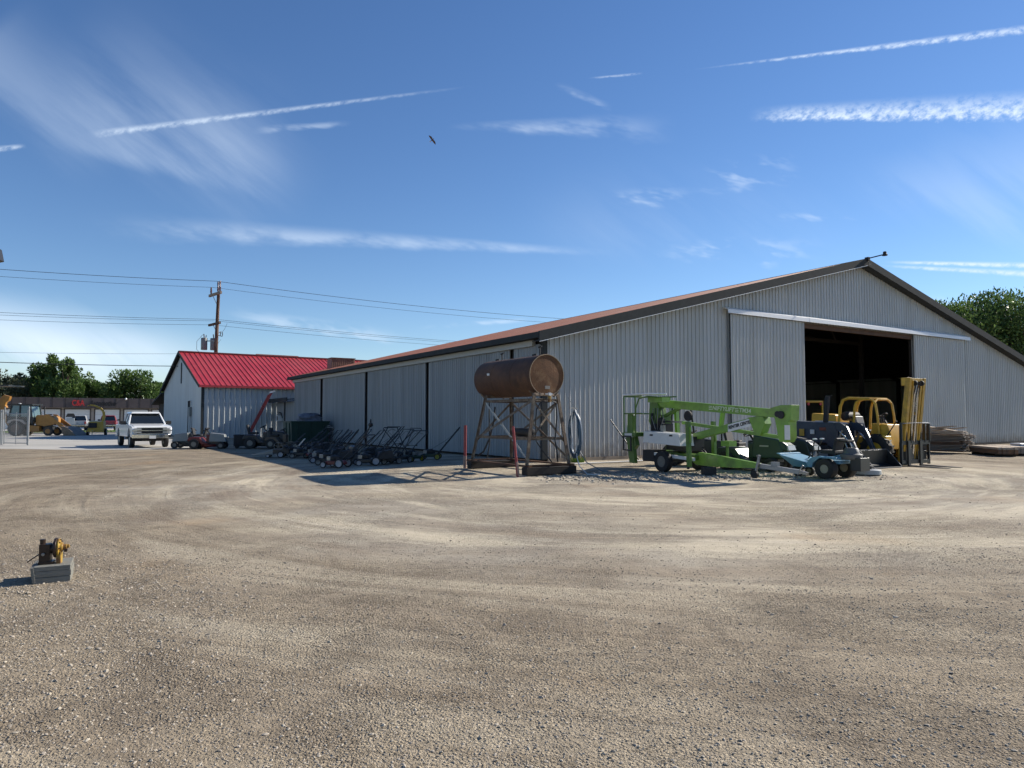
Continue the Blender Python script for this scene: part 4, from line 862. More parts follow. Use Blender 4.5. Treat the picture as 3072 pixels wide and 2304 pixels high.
mb = MB(); mb.prism([(.35, .30), (.42, .52), (.60, .60), (1.0, .575), (2.75, .40), (2.75, .27), (1.9, .23), (.9, .22), (.5, .24)], -.07, .07, green); mb.build('drawbar', lf, bevel=.006)
mb = MB(); mb.bar((2.7, 0, .34), (4.0, 0, .25), .10, .11, galv); mb.box((3.25, 0, .40), (.2, .10, .12), galv); mb.bar((4.0, 0, .26), (4.22, 0, .22), .09, .07, steel); mb.bar((4.0, 0, .3), (4.1, 0, .42), .02, .03, steel); mb.tube([(3.75, .03, .25), (3.8, .03, .05), (3.9, .03, .12), (3.95, 0, .24)], .01, steel); mb.build('hitch', lf)
mb = MB(); mb.bar((2.83, -.10, .62), (2.70, -.10, .16), .05, .05, galv); mb.bar((2.78, -.13, .62), (2.78, -.05, .40), .03, .03, steel); mb.cyl((2.66, -.14, .11), (2.66, -.06, .11), .11, rubber, n=18); mb.build('jockey_wheel', lf)
for s in (-1, 1): wheel(lf, -.19, s*.72, .315, .21, rim_g, hub=.52)
mb = MB()
for s in (-1, 1): mb.tube([(-.19+.36*math.cos(a), s*.72, .315+.36*math.sin(a)) for a in [PI*i/8 for i in range(9)]], .03, blackp) if s > 0 else None
mb.build('mudguard', lf)
mb = MB(); mb.bx((1.25, .15, .8), (1.55, .45, .95), green); mb.bar((1.35, .3, .8), (1.35, .3, .35), .06, .06, green_dk); mb.bar((1.0, .55, 1.95), (.85, .55, 1.2), .10, .10, green); mb.build('tool_tray', lf)
mb = MB(); mb.box((-.1, -.35, 0.12), (.35, .35, .22), blackr); q = mb.build('black_bucket', bevel=.02); q.location = (5.6, 20.3, 0); tag(q, 'black crate on the ground between the lift wheels', 'crate')

# ------------------------------------------------------------------ blue riding mower in front
bm = thing('zero_turn_mower', 'old light blue rear engine riding mower with fat tyres beside the hitch', 'riding mower', (8.62, 18.95, 0), az(-35))
mb = MB(); mb.hexa([(.35, -.36, .27), (1.05, -.34, .27), (1.05, .34, .27), (.35, .36, .27), (.30, -.42, .34), (1.42, -.50, .60), (1.42, .50, .60), (.30, .42, .34)], bluepan)
mb.hexa([(1.36, -.50, .585), (1.46, -.50, .60), (1.46, .50, .60), (1.36, .50, .585), (1.36, -.50, .615), (1.46, -.50, .63), (1.46, .50, .63), (1.36, .50, .615)], bluepan)
for q in (-1, 1): mb.prism([(.45, .30), (.5, .40), (.38, .54), (.15, .60), (-.35, .58), (-.35, .54), (.12, .55), (.3, .42), (.34, .3)], q*.36, q*.60, bluepan)
mb.bx((-.3, -.36, .40), (.35, .36, .48), bluepan); mb.build('foot_pan', bm, bevel=.01)
mb = MB(); mb.box((.12, 0, .70), (.42, .44, .10), blackr); mb.box((-.08, 0, .90), (.07, .42, .36), blackr, (0, -15, 0)); mb.build('seat', bm, bevel=.03)
mb = MB(); mb.lathe([(.25, 0), (.27, .03), (.27, .13), (.21, .16), (.17, .28), (.15, .30)], (-.42, 0, .52), (0, 0, 1), mat('grey engine shroud', (.10, .10, .10), .5), 20); mb.box((-.62, -.05, .40), (.28, .45, .34), blackp); mb.box((-.3, 0, 1.0), (.24, .34, .05), blackr); mb.bar((-.38, -.12, .8), (-.3, -.1, 1.0), .03, .03, steel); mb.bar((-.38, .12, .8), (-.3, .1, 1.0), .03, .03, steel); mb.build('engine', bm, bevel=.01)
mb = MB()
for q in (-.13, .13): mb.tube([(.62, q, .40), (.58, q, .80), (.50, q*1.3, 1.02)], .016, blackp); mb.ball((.50, q*1.3, 1.03), (.07, .05, .025), aluw)
mb.tube([(.95, -.2, .45), (.8, -.1, .6), (.62, -.12, .42)], .02, blackr); mb.box((.8, 0, .44), (.3, .35, .04), steel); mb.build('control_levers', bm)
wheel(bm, 0, .47, .27, .27, mat('dull cream rim', (.3, .27, .2), .5), hub=.42); wheel(bm, 0, -.47, .27, .27, MATS['dull cream rim'], hub=.42)
for q in (-1, 1): wheel(bm, .95, q*.28, .13, .09, rim_g, hub=.5)
dk = thing('mower_deck', 'round grey mower deck with black pulleys lying beside the blue mower', 'mower deck', (9.95, 19.95, 0), 20)
mb = MB(); mb.lathe([(.33, .02), (.35, .04), (.34, .15), (.30, .17), (.05, .18)], (0, 0, 0), (0, 0, 1), galv, 24); mb.build('shell', dk)
mb = MB(); mb.lathe([(.11, .18), (.12, .20), (.12, .26), (.08, .28)], (.0, 0, 0), (0, 0, 1), blackr, 16); mb.lathe([(.07, .18), (.07, .24)], (-.22, .05, 0), (0, 0, 1), blackr, 12); mb.cyl((.38, .06, .08), (.44, .06, .08), .08, blackr); mb.build('pulley', dk)

# ------------------------------------------------------------------ loader tractor
tr = thing('loader_tractor', 'dark blue grey compact tractor with a front loader and black bucket', 'tractor', (11.95, 22.75, 0), az(148))
edge_ = mat('worn bucket edge', (.14, .14, .145), .7, .2, .2, 8); mb = MB(); W = .78
sec = [(-.50, .55), (-.44, .60), (-.40, .50), (-.43, .12), (-.05, .03), (.03, .0), (-.02, -.02) , (-.46, .04), (-.52, .2)]
sec = [(-.48, .55), (-.42, .56), (-.44, .12), (-.30, .05), (.04, .03), (.04, .0), (-.34, .01), (-.50, .08)]
mb.prism(sec, -W, W, blackp)
for s in (-1, 1): mb.prism([(-.48, .55), (-.42, .56), (.04, .03), (.02, 0), (-.34, .01), (-.50, .08)], s*W-.012, s*W+.012, blackp); mb.bar((-.43, s*W, .57), (.05, s*W, .03), .02, .03, edge_)
mb.bar((-.46, -W, .57), (-.46, W, .57), .05, .03, edge_); mb.bar((.05, -W, .02), (.05, W, .02), .05, .025, edge_)
mb.build('bucket', tr, bevel=.004)
for s in (-1, 1):
    y = s*.50; mb = MB(); mb.prism([(-1.70, 1.42), (-1.25, 1.46), (-.98, 1.30), (-.60, .45), (-.72, .38), (-1.10, 1.12), (-1.6, 1.25)], y-.035, y+.035, navy); mb.bar((-1.05, y-.05, 1.40), (-.62, y-.05, .42), .02, .03, edge_)
    mb.prism([(-1.75, 1.45), (-1.45, 1.45), (-1.35, 1.1), (-1.45, .5), (-1.7, .5)], y-.05, y+.05, navy); mb.build('loader_arm', tr, bevel=.004)
    mb = MB(); mb.cyl((-1.25, y*1.02, 1.15), (-.72, y*1.02, .62), .03, chrome); mb.cyl((-1.4, y*1.02, .7), (-1.15, y*1.02, 1.2), .04, steel); mb.build('hydraulic_cylinder', tr)
mb = MB(); mb.hexa([(-3.2, -.42, .75), (-1.35, -.33, .75), (-1.35, .33, .75), (-3.2, .42, .75), (-3.2, -.36, 1.50), (-1.42, -.26, 1.42), (-1.42, .26, 1.42), (-3.2, .36, 1.50)], navy); mb.hexa([(-2.4, -.26, 1.46), (-1.38, -.22, 1.40), (-1.38, .22, 1.40), (-2.4, .26, 1.46), (-2.4, -.2, 1.51), (-1.45, -.17, 1.45), (-1.45, .17, 1.45), (-2.4, .2, 1.51)], mat('pale hood top', (.5, .4, .33), .5)); mb.build('hood', tr, bevel=.03)
mb = MB(); mb.bx((-1.37, -.22, .8), (-1.33, .22, 1.3), blackr)
for z in (.9, 1.0, 1.1, 1.2): mb.bx((-1.33, -.2, z), (-1.31, .2, z+.03), chrome)
mb.build('grille', tr)
mb = MB(); mb.bx((-2.86, -.425, .98), (-2.68, -.40, 1.22), chipy); mb.bx((-2.45, -.40, 1.05), (-2.3, -.375, 1.2), whitep); mb.bx((-2.1, -.385, 1.18), (-1.6, -.355, 1.28), mat('dull red decal', (.22, .05, .03), .5)); mb.build('decal', tr)
mb = MB(); mb.bar((-1.95, -.25, 1.45), (-1.85, -.25, 2.35), .10, .14, blackr); mb.bar((-1.85, -.25, 2.35), (-1.7, -.25, 2.35), .03, .03, blackr); mb.build('exhaust_stack', tr)
mb = MB(); mb.box((-3.35, 0, .85), (.5, .8, .5), blackp); mb.box((-3.3, 0, 1.15), (.45, .45, .12), blackr)
for i in range(7): mb.tube([(-3.2+random.uniform(-.2, .1), -.4, 1.5), (-3.4, -.45, 1.4-.06*i), (-3.35+.05*i, -.42, 1.15)], .014, blackr if i % 3 else aluw)
mb.build('hydraulics', tr)
mb = MB(); mb.box((-2.2, 0, .6), (2.2, .3, .3), blackp); mb.build('chassis', tr)
for s in (-1, 1): wheel(tr, -1.75, s*.62, .34, .24, galv, lug=14); wheel(tr, -3.2, s*.72, .5, .32, galv, lug=16)

# ------------------------------------------------------------------ rough terrain forklift
fk = thing('forklift', 'yellow rough terrain forklift with an open cab frame and tall tilted mast', 'forklift', (13.05, 23.55, 0), az(148))
YC = .30
mb = MB()
for s in (-1, 1):
    y = YC+s*.42; mb.hexa([(-.22, y-.07, .15), (-.04, y-.07, .15), (-.04, y+.07, .15), (-.22, y+.07, .15), (.12, y-.07, 2.92), (.28, y-.07, 2.92), (.28, y+.07, 2.92), (.12, y+.07, 2.92)], yellow_b)
    y = YC+s*.24; mb.hexa([(-.16, y-.04, .15), (-.04, y-.04, .15), (-.04, y+.04, .15), (-.16, y+.04, .15), (.16, y-.04, 2.85), (.27, y-.04, 2.85), (.27, y+.04, 2.85), (.16, y+.04, 2.85)], yellow_b)
for z, dx in ((2.86, .20), (1.75, .04), (.5, -.12)): mb.box((dx, YC, z), (.10, .92, .10), yellow_b)
mb.box((.08, YC-.42, 2.80), (.22, .1, .26), yellow); mb.build('mast', fk, bevel=.006)
mb = MB()
for q in (-.2, .2): mb.cyl((.27, YC+q-.03, 2.75), (.27, YC+q+.03, 2.75), .09, rubber, n=16); mb.cyl((-.02, YC+q*.5, .4), (.21, YC+q*.5, 2.6), .035, chrome)
for q in (-.12, 0, .1): mb.tube([(.29, YC+q, 2.8), (.12+q*.2, YC+q, 2.0), (-.03, YC+q, 1.2), (.0, YC+q, .6)], .018, blackr)
mb.tube([(-.2, YC-.5, 1.5), (-.55, YC-.5, .98), (-1.0, YC-.5, 1.05)], .02, blackr); mb.build('hydraulics', fk)
mb = MB(); Y0, Y1 = YC-.68, YC+1.02
for z in (.15, .78, 1.42): mb.bar((.02, Y0, z), (.02, Y1, z), .07, .13 if z < 1 else .05, blackp)
for i in range(7):
    y = Y0+(Y1-Y0)*i/6; mb.bar((.03, y, .78), (.03, y, 1.42), .04, .09, blackp, up=(1, 0, 0))
for y in (Y0+.02, Y1-.02): mb.bar((.02, y, .05), (.02, y, 1.42), .06, .08, blackp)
for y in (Y0+.3, YC, Y1-.5): mb.bx((-.03, y-.14, .12), (.0, y+.14, .76), blackp)
mb.bx((-.05, Y0+.05, .1), (-.03, Y1-.05, .5), blackp); mb.tube([(.1, Y0, 1.42), (.16, YC, 1.44), (.1, Y1, 1.42)], .012, steel); mb.build('carriage', fk, bevel=.004)
for y in (YC-.30, YC+.42):
    mb = MB(); mb.hexa([(.05, y-.07, .01), (1.35, y-.05, .01), (1.35, y+.05, .01), (.05, y+.07, .01), (.05, y-.07, .06), (1.35, y-.05, .022), (1.35, y+.05, .022), (.05, y+.07, .06)], mat('worn fork steel', (.16, .15, .14), .5, .6)); mb.bx((.05, y-.07, .03), (.10, y+.07, .85), blackp); mb.build('fork', fk)
mb = MB(); mb.prism([(-.35, .55), (-.40, .95), (-.55, 1.38), (-1.1, 1.42), (-1.15, .95), (-2.4, .95), (-2.4, .55)], YC-.45, YC+.45, yellow); mb.prism([(-.30, .60), (-.42, 1.0), (-.8, 1.04), (-1.35, .95), (-1.4, .88), (-.85, .95), (-.5, .9)], YC-.8, YC-.45, yellow); mb.prism([(-.30, .60), (-.42, 1.0), (-.8, 1.04), (-1.35, .95), (-1.4, .88), (-.85, .95), (-.5, .9)], YC+.45, YC+.8, yellow)
mb.build('body', fk, bevel=.02)
mb = MB(); mb.hexa([(-3.5, YC-.45, .6), (-2.3, YC-.45, .6), (-2.3, YC+.45, .6), (-3.5, YC+.45, .6), (-3.45, YC-.4, 1.78), (-2.5, YC-.4, 1.72), (-2.5, YC+.4, 1.72), (-3.45, YC+.4, 1.78)], yellow); mb.build('engine_cover', fk, bevel=.04)
mb = MB()
for s in (-1, 1):
    y = YC+s*.5
    mb.tube([(-.80, y, 1.0), (-.86, y, 1.7), (-.92, y, 2.08), (-1.0, y, 2.2), (-1.12, y, 2.25), (-1.45, y, 2.24), (-1.62, y, 2.14), (-1.68, y, 1.95), (-1.72, y, 1.4), (-1.74, y, .95)], .04, yellow)
    mb.tube([(-1.1, y, 2.26), (-1.9, y, 2.30), (-2.12, y, 2.22), (-2.22, y, 2.0), (-2.28, y, 1.5), (-2.3, y, 1.3)], .05, yellow)
mb.bx((-2.0, YC-.5, 2.27), (-1.1, YC+.5, 2.30), yellow); mb.tube([(-.95, YC-.5, 2.12), (-.97, YC-.3, 2.24), (-.97, YC+.3, 2.24), (-.95, YC+.5, 2.12)], .035, yellow)
mb.build('cab_frame', fk)
mb = MB(); mb.box((-1.55, YC, 1.12), (.5, .5, .14), blackr); mb.box((-1.82, YC, 1.42), (.10, .48, .5), mat('grey seat vinyl', (.2, .2, .2), .5), (0, -12, 0)); mb.build('seat', fk, bevel=.04)
mb = MB(); c = Vector((-.98, YC, 1.66)); q = Matrix.Rotation(R(-35), 3, 'Y'); mb.tube([c+q @ Vector((.18*math.cos(2*PI*i/16), .18*math.sin(2*PI*i/16), 0)) for i in range(16)], .016, blackr, closed=True); mb.bar(c, (-.8, YC, 1.35), .05, .05, blackr)
for i in range(3): mb.bar((-.9+.08*i, YC-.3, 1.4), (-.95+.08*i, YC-.3, 1.65), .015, .015, blackr); mb.ball((-.95+.08*i, YC-.3, 1.67), .03, blackr)
mb.build('steering_wheel', fk)
mb = MB(); mb.cyl((-2.15, YC-.35, 1.66), (-2.15, YC+.35, 1.66), .16, blackr, n=18); mb.ball((-2.15, YC-.35, 1.66), (.16, .06, .16), blackr); mb.build('gas_cylinder', fk)
for s in (-1, 1): wheel(fk, -.78, YC+s*.72, .52, .36, yellow, lug=16, hub=.5); wheel(fk, -2.9, YC+s*.66, .40, .28, yellow, lug=14, hub=.5)
mb = MB(); mb.box((-1.9, YC, .5), (2.4, .6, .3), blackp); mb.build('chassis', fk)
for i, ch in enumerate('HYSTER'): pass

# machine inside the barn doorway
im = thing('indoor_backhoe', 'yellow machine cab standing in the dark inside the barn doorway', 'backhoe', (15.7, 37.0, 0), az(160))
mb = MB(); mb.tube([(0, -.55, 1.2), (0, -.58, 2.35), (0, -.5, 2.45), (0, .5, 2.45), (0, .58, 2.35), (0, .55, 1.2)], .06, yellow); mb.tube([(-1.3, -.55, 1.2), (-1.3, -.58, 2.4), (-1.3, .58, 2.4), (-1.3, .55, 1.2)], .05, yellow); mb.bx((-1.4, -.6, 2.42), (.05, .6, 2.5), yellow); mb.bar((0, -.55, 1.25), (0, .55, 1.25), .08, .08, yellow); mb.build('cab_frame', im)
mb = MB(); mb.box((-.6, 0, .9), (2.4, 1.1, .6), yellow); mb.box((1.2, 0, 1.1), (1.2, .8, .6), yellow); mb.build('body', im, bevel=.04)
mb = MB(); mb.cyl((.05, -.4, 2.33), (.1, -.4, 2.33), .08, redlet); mb.cyl((.05, .4, 2.33), (.1, .4, 2.33), .08, redlet); mb.build('work_lamp', im)
for s in (-1, 1): wheel(im, -.9, s*.8, .65, .4, yellow, lug=16); wheel(im, 1.3, s*.7, .42, .28, yellow)

# ------------------------------------------------------------------ fuel tank on its stand (local x towards the camera side end)
mat('pale tank rim', (.35, .25, .15), .6, 0, .3, 12)  # paler colour for the ring round the tank end
tk = thing('fuel_tank', 'rusty brown cylindrical fuel tank lying on a tall braced steel stand', 'fuel tank', (1.01, 20.5, 2.84), az(148))
mb = MB(); mb.lathe([(.03, -3.36), (.45, -3.34), (.585, -3.30), (.60, -3.24), (.60, -.06), (.612, -.05), (.612, -.02), (.60, .0), (.585, .0), (.583, -.012), (.03, -.012)], (0, 0, 0), (1, 0, 0), rust, 40); mb.lathe([(.582, -.011), (.3, .0), (.03, .006)], (0, 0, 0), (1, 0, 0), rustend, 40); mb.lathe([(.585, -.01), (.602, -.01), (.604, .006), (.585, .006)], (0, 0, 0), (1, 0, 0), MATS['pale tank rim'], 40, True)
for x in (-2.2, -1.1): mb.lathe([(.60, x-.01), (.606, x-.005), (.606, x+.005), (.60, x+.01)], (0, 0, 0), (1, 0, 0), rust, 40, True)
tb = mb.build('shell', tk)
mb = MB()
for x, h in ((-2.5, .22), (-.35, .26)):
    mb.cyl((x, 0, .58), (x, 0, .58+h), .02, blackr); mb.cyl((x-.07, 0, .58+h), (x+.09, 0, .60+h), .025, blackr); mb.cyl((x-.25, 0, .57), (x-.25, 0, .66), .045, blackr); mb.cyl((x-.42, .05, .57), (x-.42, .05, .66), .045, blackr)
mb.build('vent_pipe', tk)
mb = MB(); mb.box((-2.35, -.60, .12), (.14, .012, .07), whitep, (8, 0, 0)); mb.box((.055, -.02, -.36), (.012, .17, .09), mat('grey tag', (.25, .23, .2), .6)); mb.build('label_plate', tk)
mb = MB(); mb.cyl((.06, .02, -.56), (.14, .02, -.56), .05, aluw); mb.cyl((.10, .02, -.60), (.10, .02, -.78), .05, valvey); mb.bar((.06, -.1, -.55), (.12, .12, -.55), .03, .03, aluw); mb.build('valve', tk)
mb = MB(); mb.tube([(.1, .02, -.78), (.05, -.25, -.78), (.02, -.38, -1.0), (.0, -.40, -1.4), (.0, -.38, -1.9), (.1, -.2, -2.2), (.25, 0, -2.5)], .018, blackr); mb.build('fuel_hose', tk); mb = MB()
mb.tube([(.1, .1, -.75), (.05, .28, -.8), (.0, .35, -1.2), (.05, .25, -1.9), (.2, .22, -2.3), (.1, .3, -2.5)], .022, blackr); mb.build('fuel_hose', tk); mb = MB()
mb.tube([(-2.45, -.5, -.75), (-2.45, -.5, -1.5), (-2.42, -.5, -2.0), (-2.5, -.55, -2.5)], .02, blackr); mb.build('fuel_hose', tk); mb = MB(); mb.tube([(-2.1, -.5, -.9), (-2.15, -.5, -1.3), (-2.3, -.5, -1.6), (-2.45, -.5, -1.9), (-2.8, -.5, -2.3), (-3.1, -.55, -2.45)], .028, blackr); mb.build('fuel_hose', tk)
st = thing('tank_stand', 'tall rusty angle iron stand with crossed braces on timber skids under the tank', 'stand', (1.01, 20.5, 0), az(148))
corners = {(0, -1): ((.05, -.50, 2.30), (.0, -.72, .27)), (0, 1): ((-.42, .60, 2.30), (-.30, .74, .27)), (1, -1): ((-2.62, -.60, 2.30), (-3.12, -.74, .27)), (1, 1): ((-3.30, .60, 2.30), (-3.30, .74, .27))}
corners[(0, 1)] = ((-.20, .50, 2.30), (.05, .72, .27)); corners[(1, 1)] = ((-2.75, .50, 2.30), (-3.05, .72, .27)); corners[(1, -1)] = ((-2.62, -.50, 2.30), (-3.12, -.72, .27))
for k, (a, b) in corners.items():
    mb = MB(); sx, sy = (1 if k[0] == 0 else -1), k[1]
    mb.bar(a, b, .095, .018, rustbar, up=(0, 1, 0)); mb.bar((a[0]+.045*sx, a[1], a[2]), (b[0]+.045*sx, b[1], b[2]), .018, .095, rustbar, up=(0, 1, 0)); mb.build('leg', st)
def at(k, z):
    a, b = corners[k]; f_ = (a[2]-z)/(a[2]-b[2]); return (a[0]+(b[0]-a[0])*f_, a[1]+(b[1]-a[1])*f_, z)
mb = MB()
for z in (2.12, 1.0):
    for a, b in (((0, -1), (1, -1)), ((0, 1), (1, 1)), ((0, -1), (0, 1)), ((1, -1), (1, 1))): mb.bar(at(a, z), at(b, z), .02, .07, rustbar); mb.bar([at(a, z)[i]+(0, 0, .03)[i] for i in range(3)], [at(b, z)[i]+(0, 0, .03)[i] for i in range(3)], .06, .012, rustbar)
mb.bar(at((0, -1), 2.28), at((0, 1), 2.28), .08, .08, rustbar); mb.bar(at((1, -1), 2.28), at((1, 1), 2.28), .08, .08, rustbar)
for s in (-1, 1):
    for x in (-.15, -3.0): mb.bar((x, s*.34, 2.22), (x, s*.50, 2.38), .08, .02, rustbar)
mb.build('crossbar', st)
mb = MB()
for y in (-1, 1):
    mb.bar(at((1, y), 2.1), at((0, y), .45), .07, .012, galv if y < 0 else rustbar, up=(0, 1, 0)); p, q = at((0, y), 2.1), at((1, y), .95); mb.bar((p[0], p[1]+.03*y, p[2]), (q[0], q[1]+.03*y, q[2]), .07, .012, rustbar, up=(0, 1, 0))
p, q = at((0, -1), .9), at((0, 1), 2.1); mb.bar(p, q, .012, .06, rustbar); p, q = at((0, 1), .9), at((0, -1), 2.1); mb.bar(p, q, .012, .06, rustbar); p, q = at((1, -1), .9), at((1, 1), 2.1); mb.bar(p, q, .012, .06, rustbar)
mb.build('brace', st)
mb = MB()
for y in (-.74, .74): mb.bar((-3.4, y, .24), (.25, y, .24), .12, .05, rust)
for x in (-3.3, .12): mb.bar((x, -.80, .25), (x, .85, .25), .10, .05, rust)
mb.build('base_frame', st)
for x in (-3.1, .12):
    mb = MB(); mb.bx((x-.14, -.86, 0), (x+.14, .86, .215), darkwood); mb.build('timber_skid', st, bevel=.01)
mb = MB(); mb.lathe([(.02, -.55), (.10, -.53), (.12, -.45), (.12, .45), (.10, .53), (.02, .55)], (-1.65, .25, 1.17), (1, 0, 0), blackr, 16); mb.bar((-1.9, .25, 1.04), (-1.4, .25, 1.04), .25, .02, blackr)
q = mb.build('air_tank'); q.location = (1.01, 20.5, 0); q.rotation_euler = (0, 0, R(az(148))); tag(q, 'black pressure tank lying on the middle rail of the stand', 'pressure tank')
hs = thing('coiled_hose', 'blue and white hose coiled over a hook at the right end of the stand', 'hose', (1.01, 20.5, 0), az(148))
mb = MB()
for i in range(9):
    w_ = .15+.022*i; zt, zb = 1.86-.012*i, .55-.045*(i % 4); yy = .98+.018*(i % 3)
    mb.tube([(.0+w_*math.sin(2*PI*k/20)*(1 if math.cos(2*PI*k/20) < .6 else .8), yy+.02*math.sin(k+i), (zt+zb)/2+(zt-zb)/2*math.cos(2*PI*k/20)) for k in range(20)], .019, hosebl if i % 4 else hosew, 6, True)
mb.build('coil', hs)
mb = MB(); mb.tube([(.1, .98, .8), (.16, .95, .45), (.35, .9, .2), (.7, .85, .05), (1.1, .6, .03), (1.3, .9, .03)], .014, hosew); mb.tube([(.15, 1.0, .7), (.3, 1.2, .3), (.5, 1.6, .05), (.9, 1.9, .03), (1.2, 2.3, .03), (.9, 2.6, .03)], .014, hosebl); mb.build('hose_end', hs)
mb = MB(); mb.bar((.15, .70, 1.9), (.0, 1.1, 1.88), .02, .03, steel); mb.bar((.05, .72, 2.2), (0, 1.0, 1.88), .01, .01, steel); mb.build('hook', hs)

# red bollards
def bollard(x, y, tilt, label, h=1.36, r=.045):
    t = thing('red_bollard', label, 'bollard', (x, y, 0), 0, 'red pipe bollards by the tank'); mb = MB()
    top = Vector((tilt, 0, h)); mb.cyl((0, 0, -.15), tuple(top), r, redpaint, n=14); mb.cyl(tuple(top*.999), tuple(top+Vector((0, 0, .015))), r*.9, redpaint, n=14); mb.build('post', t)
    mb = MB(); mb.cyl((0, 0, 0), tuple(top*.28), r+.003, mat('bare worn pipe', (.24, .16, .14), .6, 0, .3, 12), n=14); mb.build('worn_base', t)
bollard(-1.52, 23.0, .01, 'straight dark red pipe bollard left of the tank stand', 1.35, .05); bollard(.17, 19.85, -.14, 'leaning red pipe bollard in front of the tank stand', 1.36, .038)
# rods leaning on the gable wall
for i, (a, b, m_, lb) in enumerate((((3.75, -.9), (3.0, -.12), blackp, 'black rod leaning against the barn siding'), ((4.25, -.55), (4.9, -.12), steel, 'thin grey rod leaning against the barn siding'))):
    mb = MB(); p = Vector((1.156+UX*a[0]-UY*a[1], 25.747+UY*a[0]+UX*a[1], 0)); q = Vector((1.156+UX*b[0]-UY*b[1], 25.747+UY*b[0]+UX*b[1], 1.55)); mb.cyl(p, q, .022 if i == 0 else .016, m_); o = mb.build('leaning_rod'); tag(o, lb, 'rod', 'rods leaning on the gable wall')
mb = MB()
for i in range(160):
    a = R(random.uniform(0, 360)); r_ = random.random()*.25; h = random.uniform(.05, .28); x, y = r_*math.cos(a), r_*math.sin(a)
    mb.add([(x-.012, y, 0), (x+.012, y, 0), (x*1.5, y*1.5, h)], [(0, 1, 2)], grassm)
for i in range(30): mb.box((random.uniform(-.2, .2), random.uniform(-.2, .2), random.uniform(.1, .25)), (.03, .03, .02), wheely)
wd = mb.build('weed_clump', smooth=False); wd.location = (2.35, 25.8, 0); tag(wd, 'small yellow flowering weed at the foot of the siding', 'weed')
# low pipe lying along the wall foot
mb = MB(); mb.cyl((2.1, 24.1, .05), (5.4, 26.3, .05), .03, mat('grey plastic pipe', (.45, .44, .42), .5)); o = mb.build('ground_pipe'); tag(o, 'pale pipe lying along the foot of the gable wall', 'pipe')

# ------------------------------------------------------------------ lumber
def local(o, x, y): return (o[0]+UX*x-UY*y, o[1]+UY*x+UX*y)
LO = (19.95, 31.6)      # stack origin; boards run along the barn wall normal
plank_m = [graywood, mat('brown board', (.17, .10, .06), .85, 0, .25, 5, .4, 30, stretch=(.3, 3, 3)), mat('pale board', (.42, .34, .26), .85, 0, .2, 5, .4, 30, stretch=(.3, 3, 3))]
protos = []
for k, m_ in enumerate(plank_m):
    mb = MB(); mb.box((0, 0, 0), (2.6, .19, .042), m_, taper=(.998, .98)); b = mb.build('board', bevel=.004); protos.append(b)
    tag(b, ['grey weathered board in the tall lumber stack', 'brown board in the tall lumber stack', 'pale board in the tall lumber stack'][k], 'board', ['grey boards in the tall stack', 'brown boards in the tall stack', 'pale boards in the tall stack'][k])
used = [0, 0, 0]; rnd = random.Random(3)
def put(k, x, y, z, rz, tilt=0):
    b = protos[k] if not used[k] else protos[k].copy()
    if used[k]: col.objects.link(b)
    used[k] = 1; b.location = (x, y, z); b.rotation_euler = (0, R(tilt), R(rz)); return b
nl = 15
for li in range(nl):
    z = .10+li*.064; wd_ = 4 if li < 12 else 3
    for j in range(wd_):
        x, y = local(LO, .15+j*.27+rnd.uniform(-.04, .04), 1.3+rnd.uniform(-.14, .14)); k = rnd.choice([0, 1, 0] if li < 12 else [2, 1, 2]); put(k, x, y, z, 32.14+90+rnd.uniform(-2.5, 2.5))
for (a, b, z, r_, tl) in ((.2, 1.5, 1.08, 92, 3), (.7, 1.2, 1.10, 84, -4), (.85, 1.2, 1.06, 99, 5), (.5, 1.3, 1.15, 90, 4)):
    x, y = local(LO, a, b); put(2, x, y, z, r_+32-30, tl)
def pallet(loc, rz, label, w=1.1, l=2.4, layers=3, m_=None):
    t = thing('timber_bundle', label, 'timber', loc, rz, 'flat timber bundles by the barn wall'); m_ = m_ or plank_m[1]
    for q in (-l*.4, 0, l*.4):
        mb = MB(); mb.box((q, 0, .05), (.1, w, .1), darkwood); mb.build('bearer', t)
    for i in range(layers):
        mb = MB()
        for j in range(5): mb.box((rnd.uniform(-.03, .03), -w/2+w*(j+.5)/5, .1+.05+.095*i), (l, w/5-.012, .088), m_ if (i < layers-1) else plank_m[2])
        mb.build('board_layer', t, bevel=.003)
x, y = 20.5, 29.9
pallet((20.65, 30.6, 0), 80, 'flat bundle of pale topped timbers in front of the lumber stack', .75, 2.6, 3)
pallet((21.65, 31.2, 0), 80, 'second flat timber bundle just behind the pale topped one', .7, 2.6, 3, graywood)
cl_ = thing('cooler_box', 'blue cooler box with a white lid at the right edge of the yard', 'cooler', (23.95, 33.6, 0), 30)
mb = MB(); mb.box((0, 0, .17), (.75, .42, .34), coolbl, taper=(1.04, 1.06)); mb.build('body', cl_, bevel=.02); mb = MB(); mb.box((0, 0, .38), (.8, .46, .07), aluw); mb.build('lid', cl_, bevel=.02)

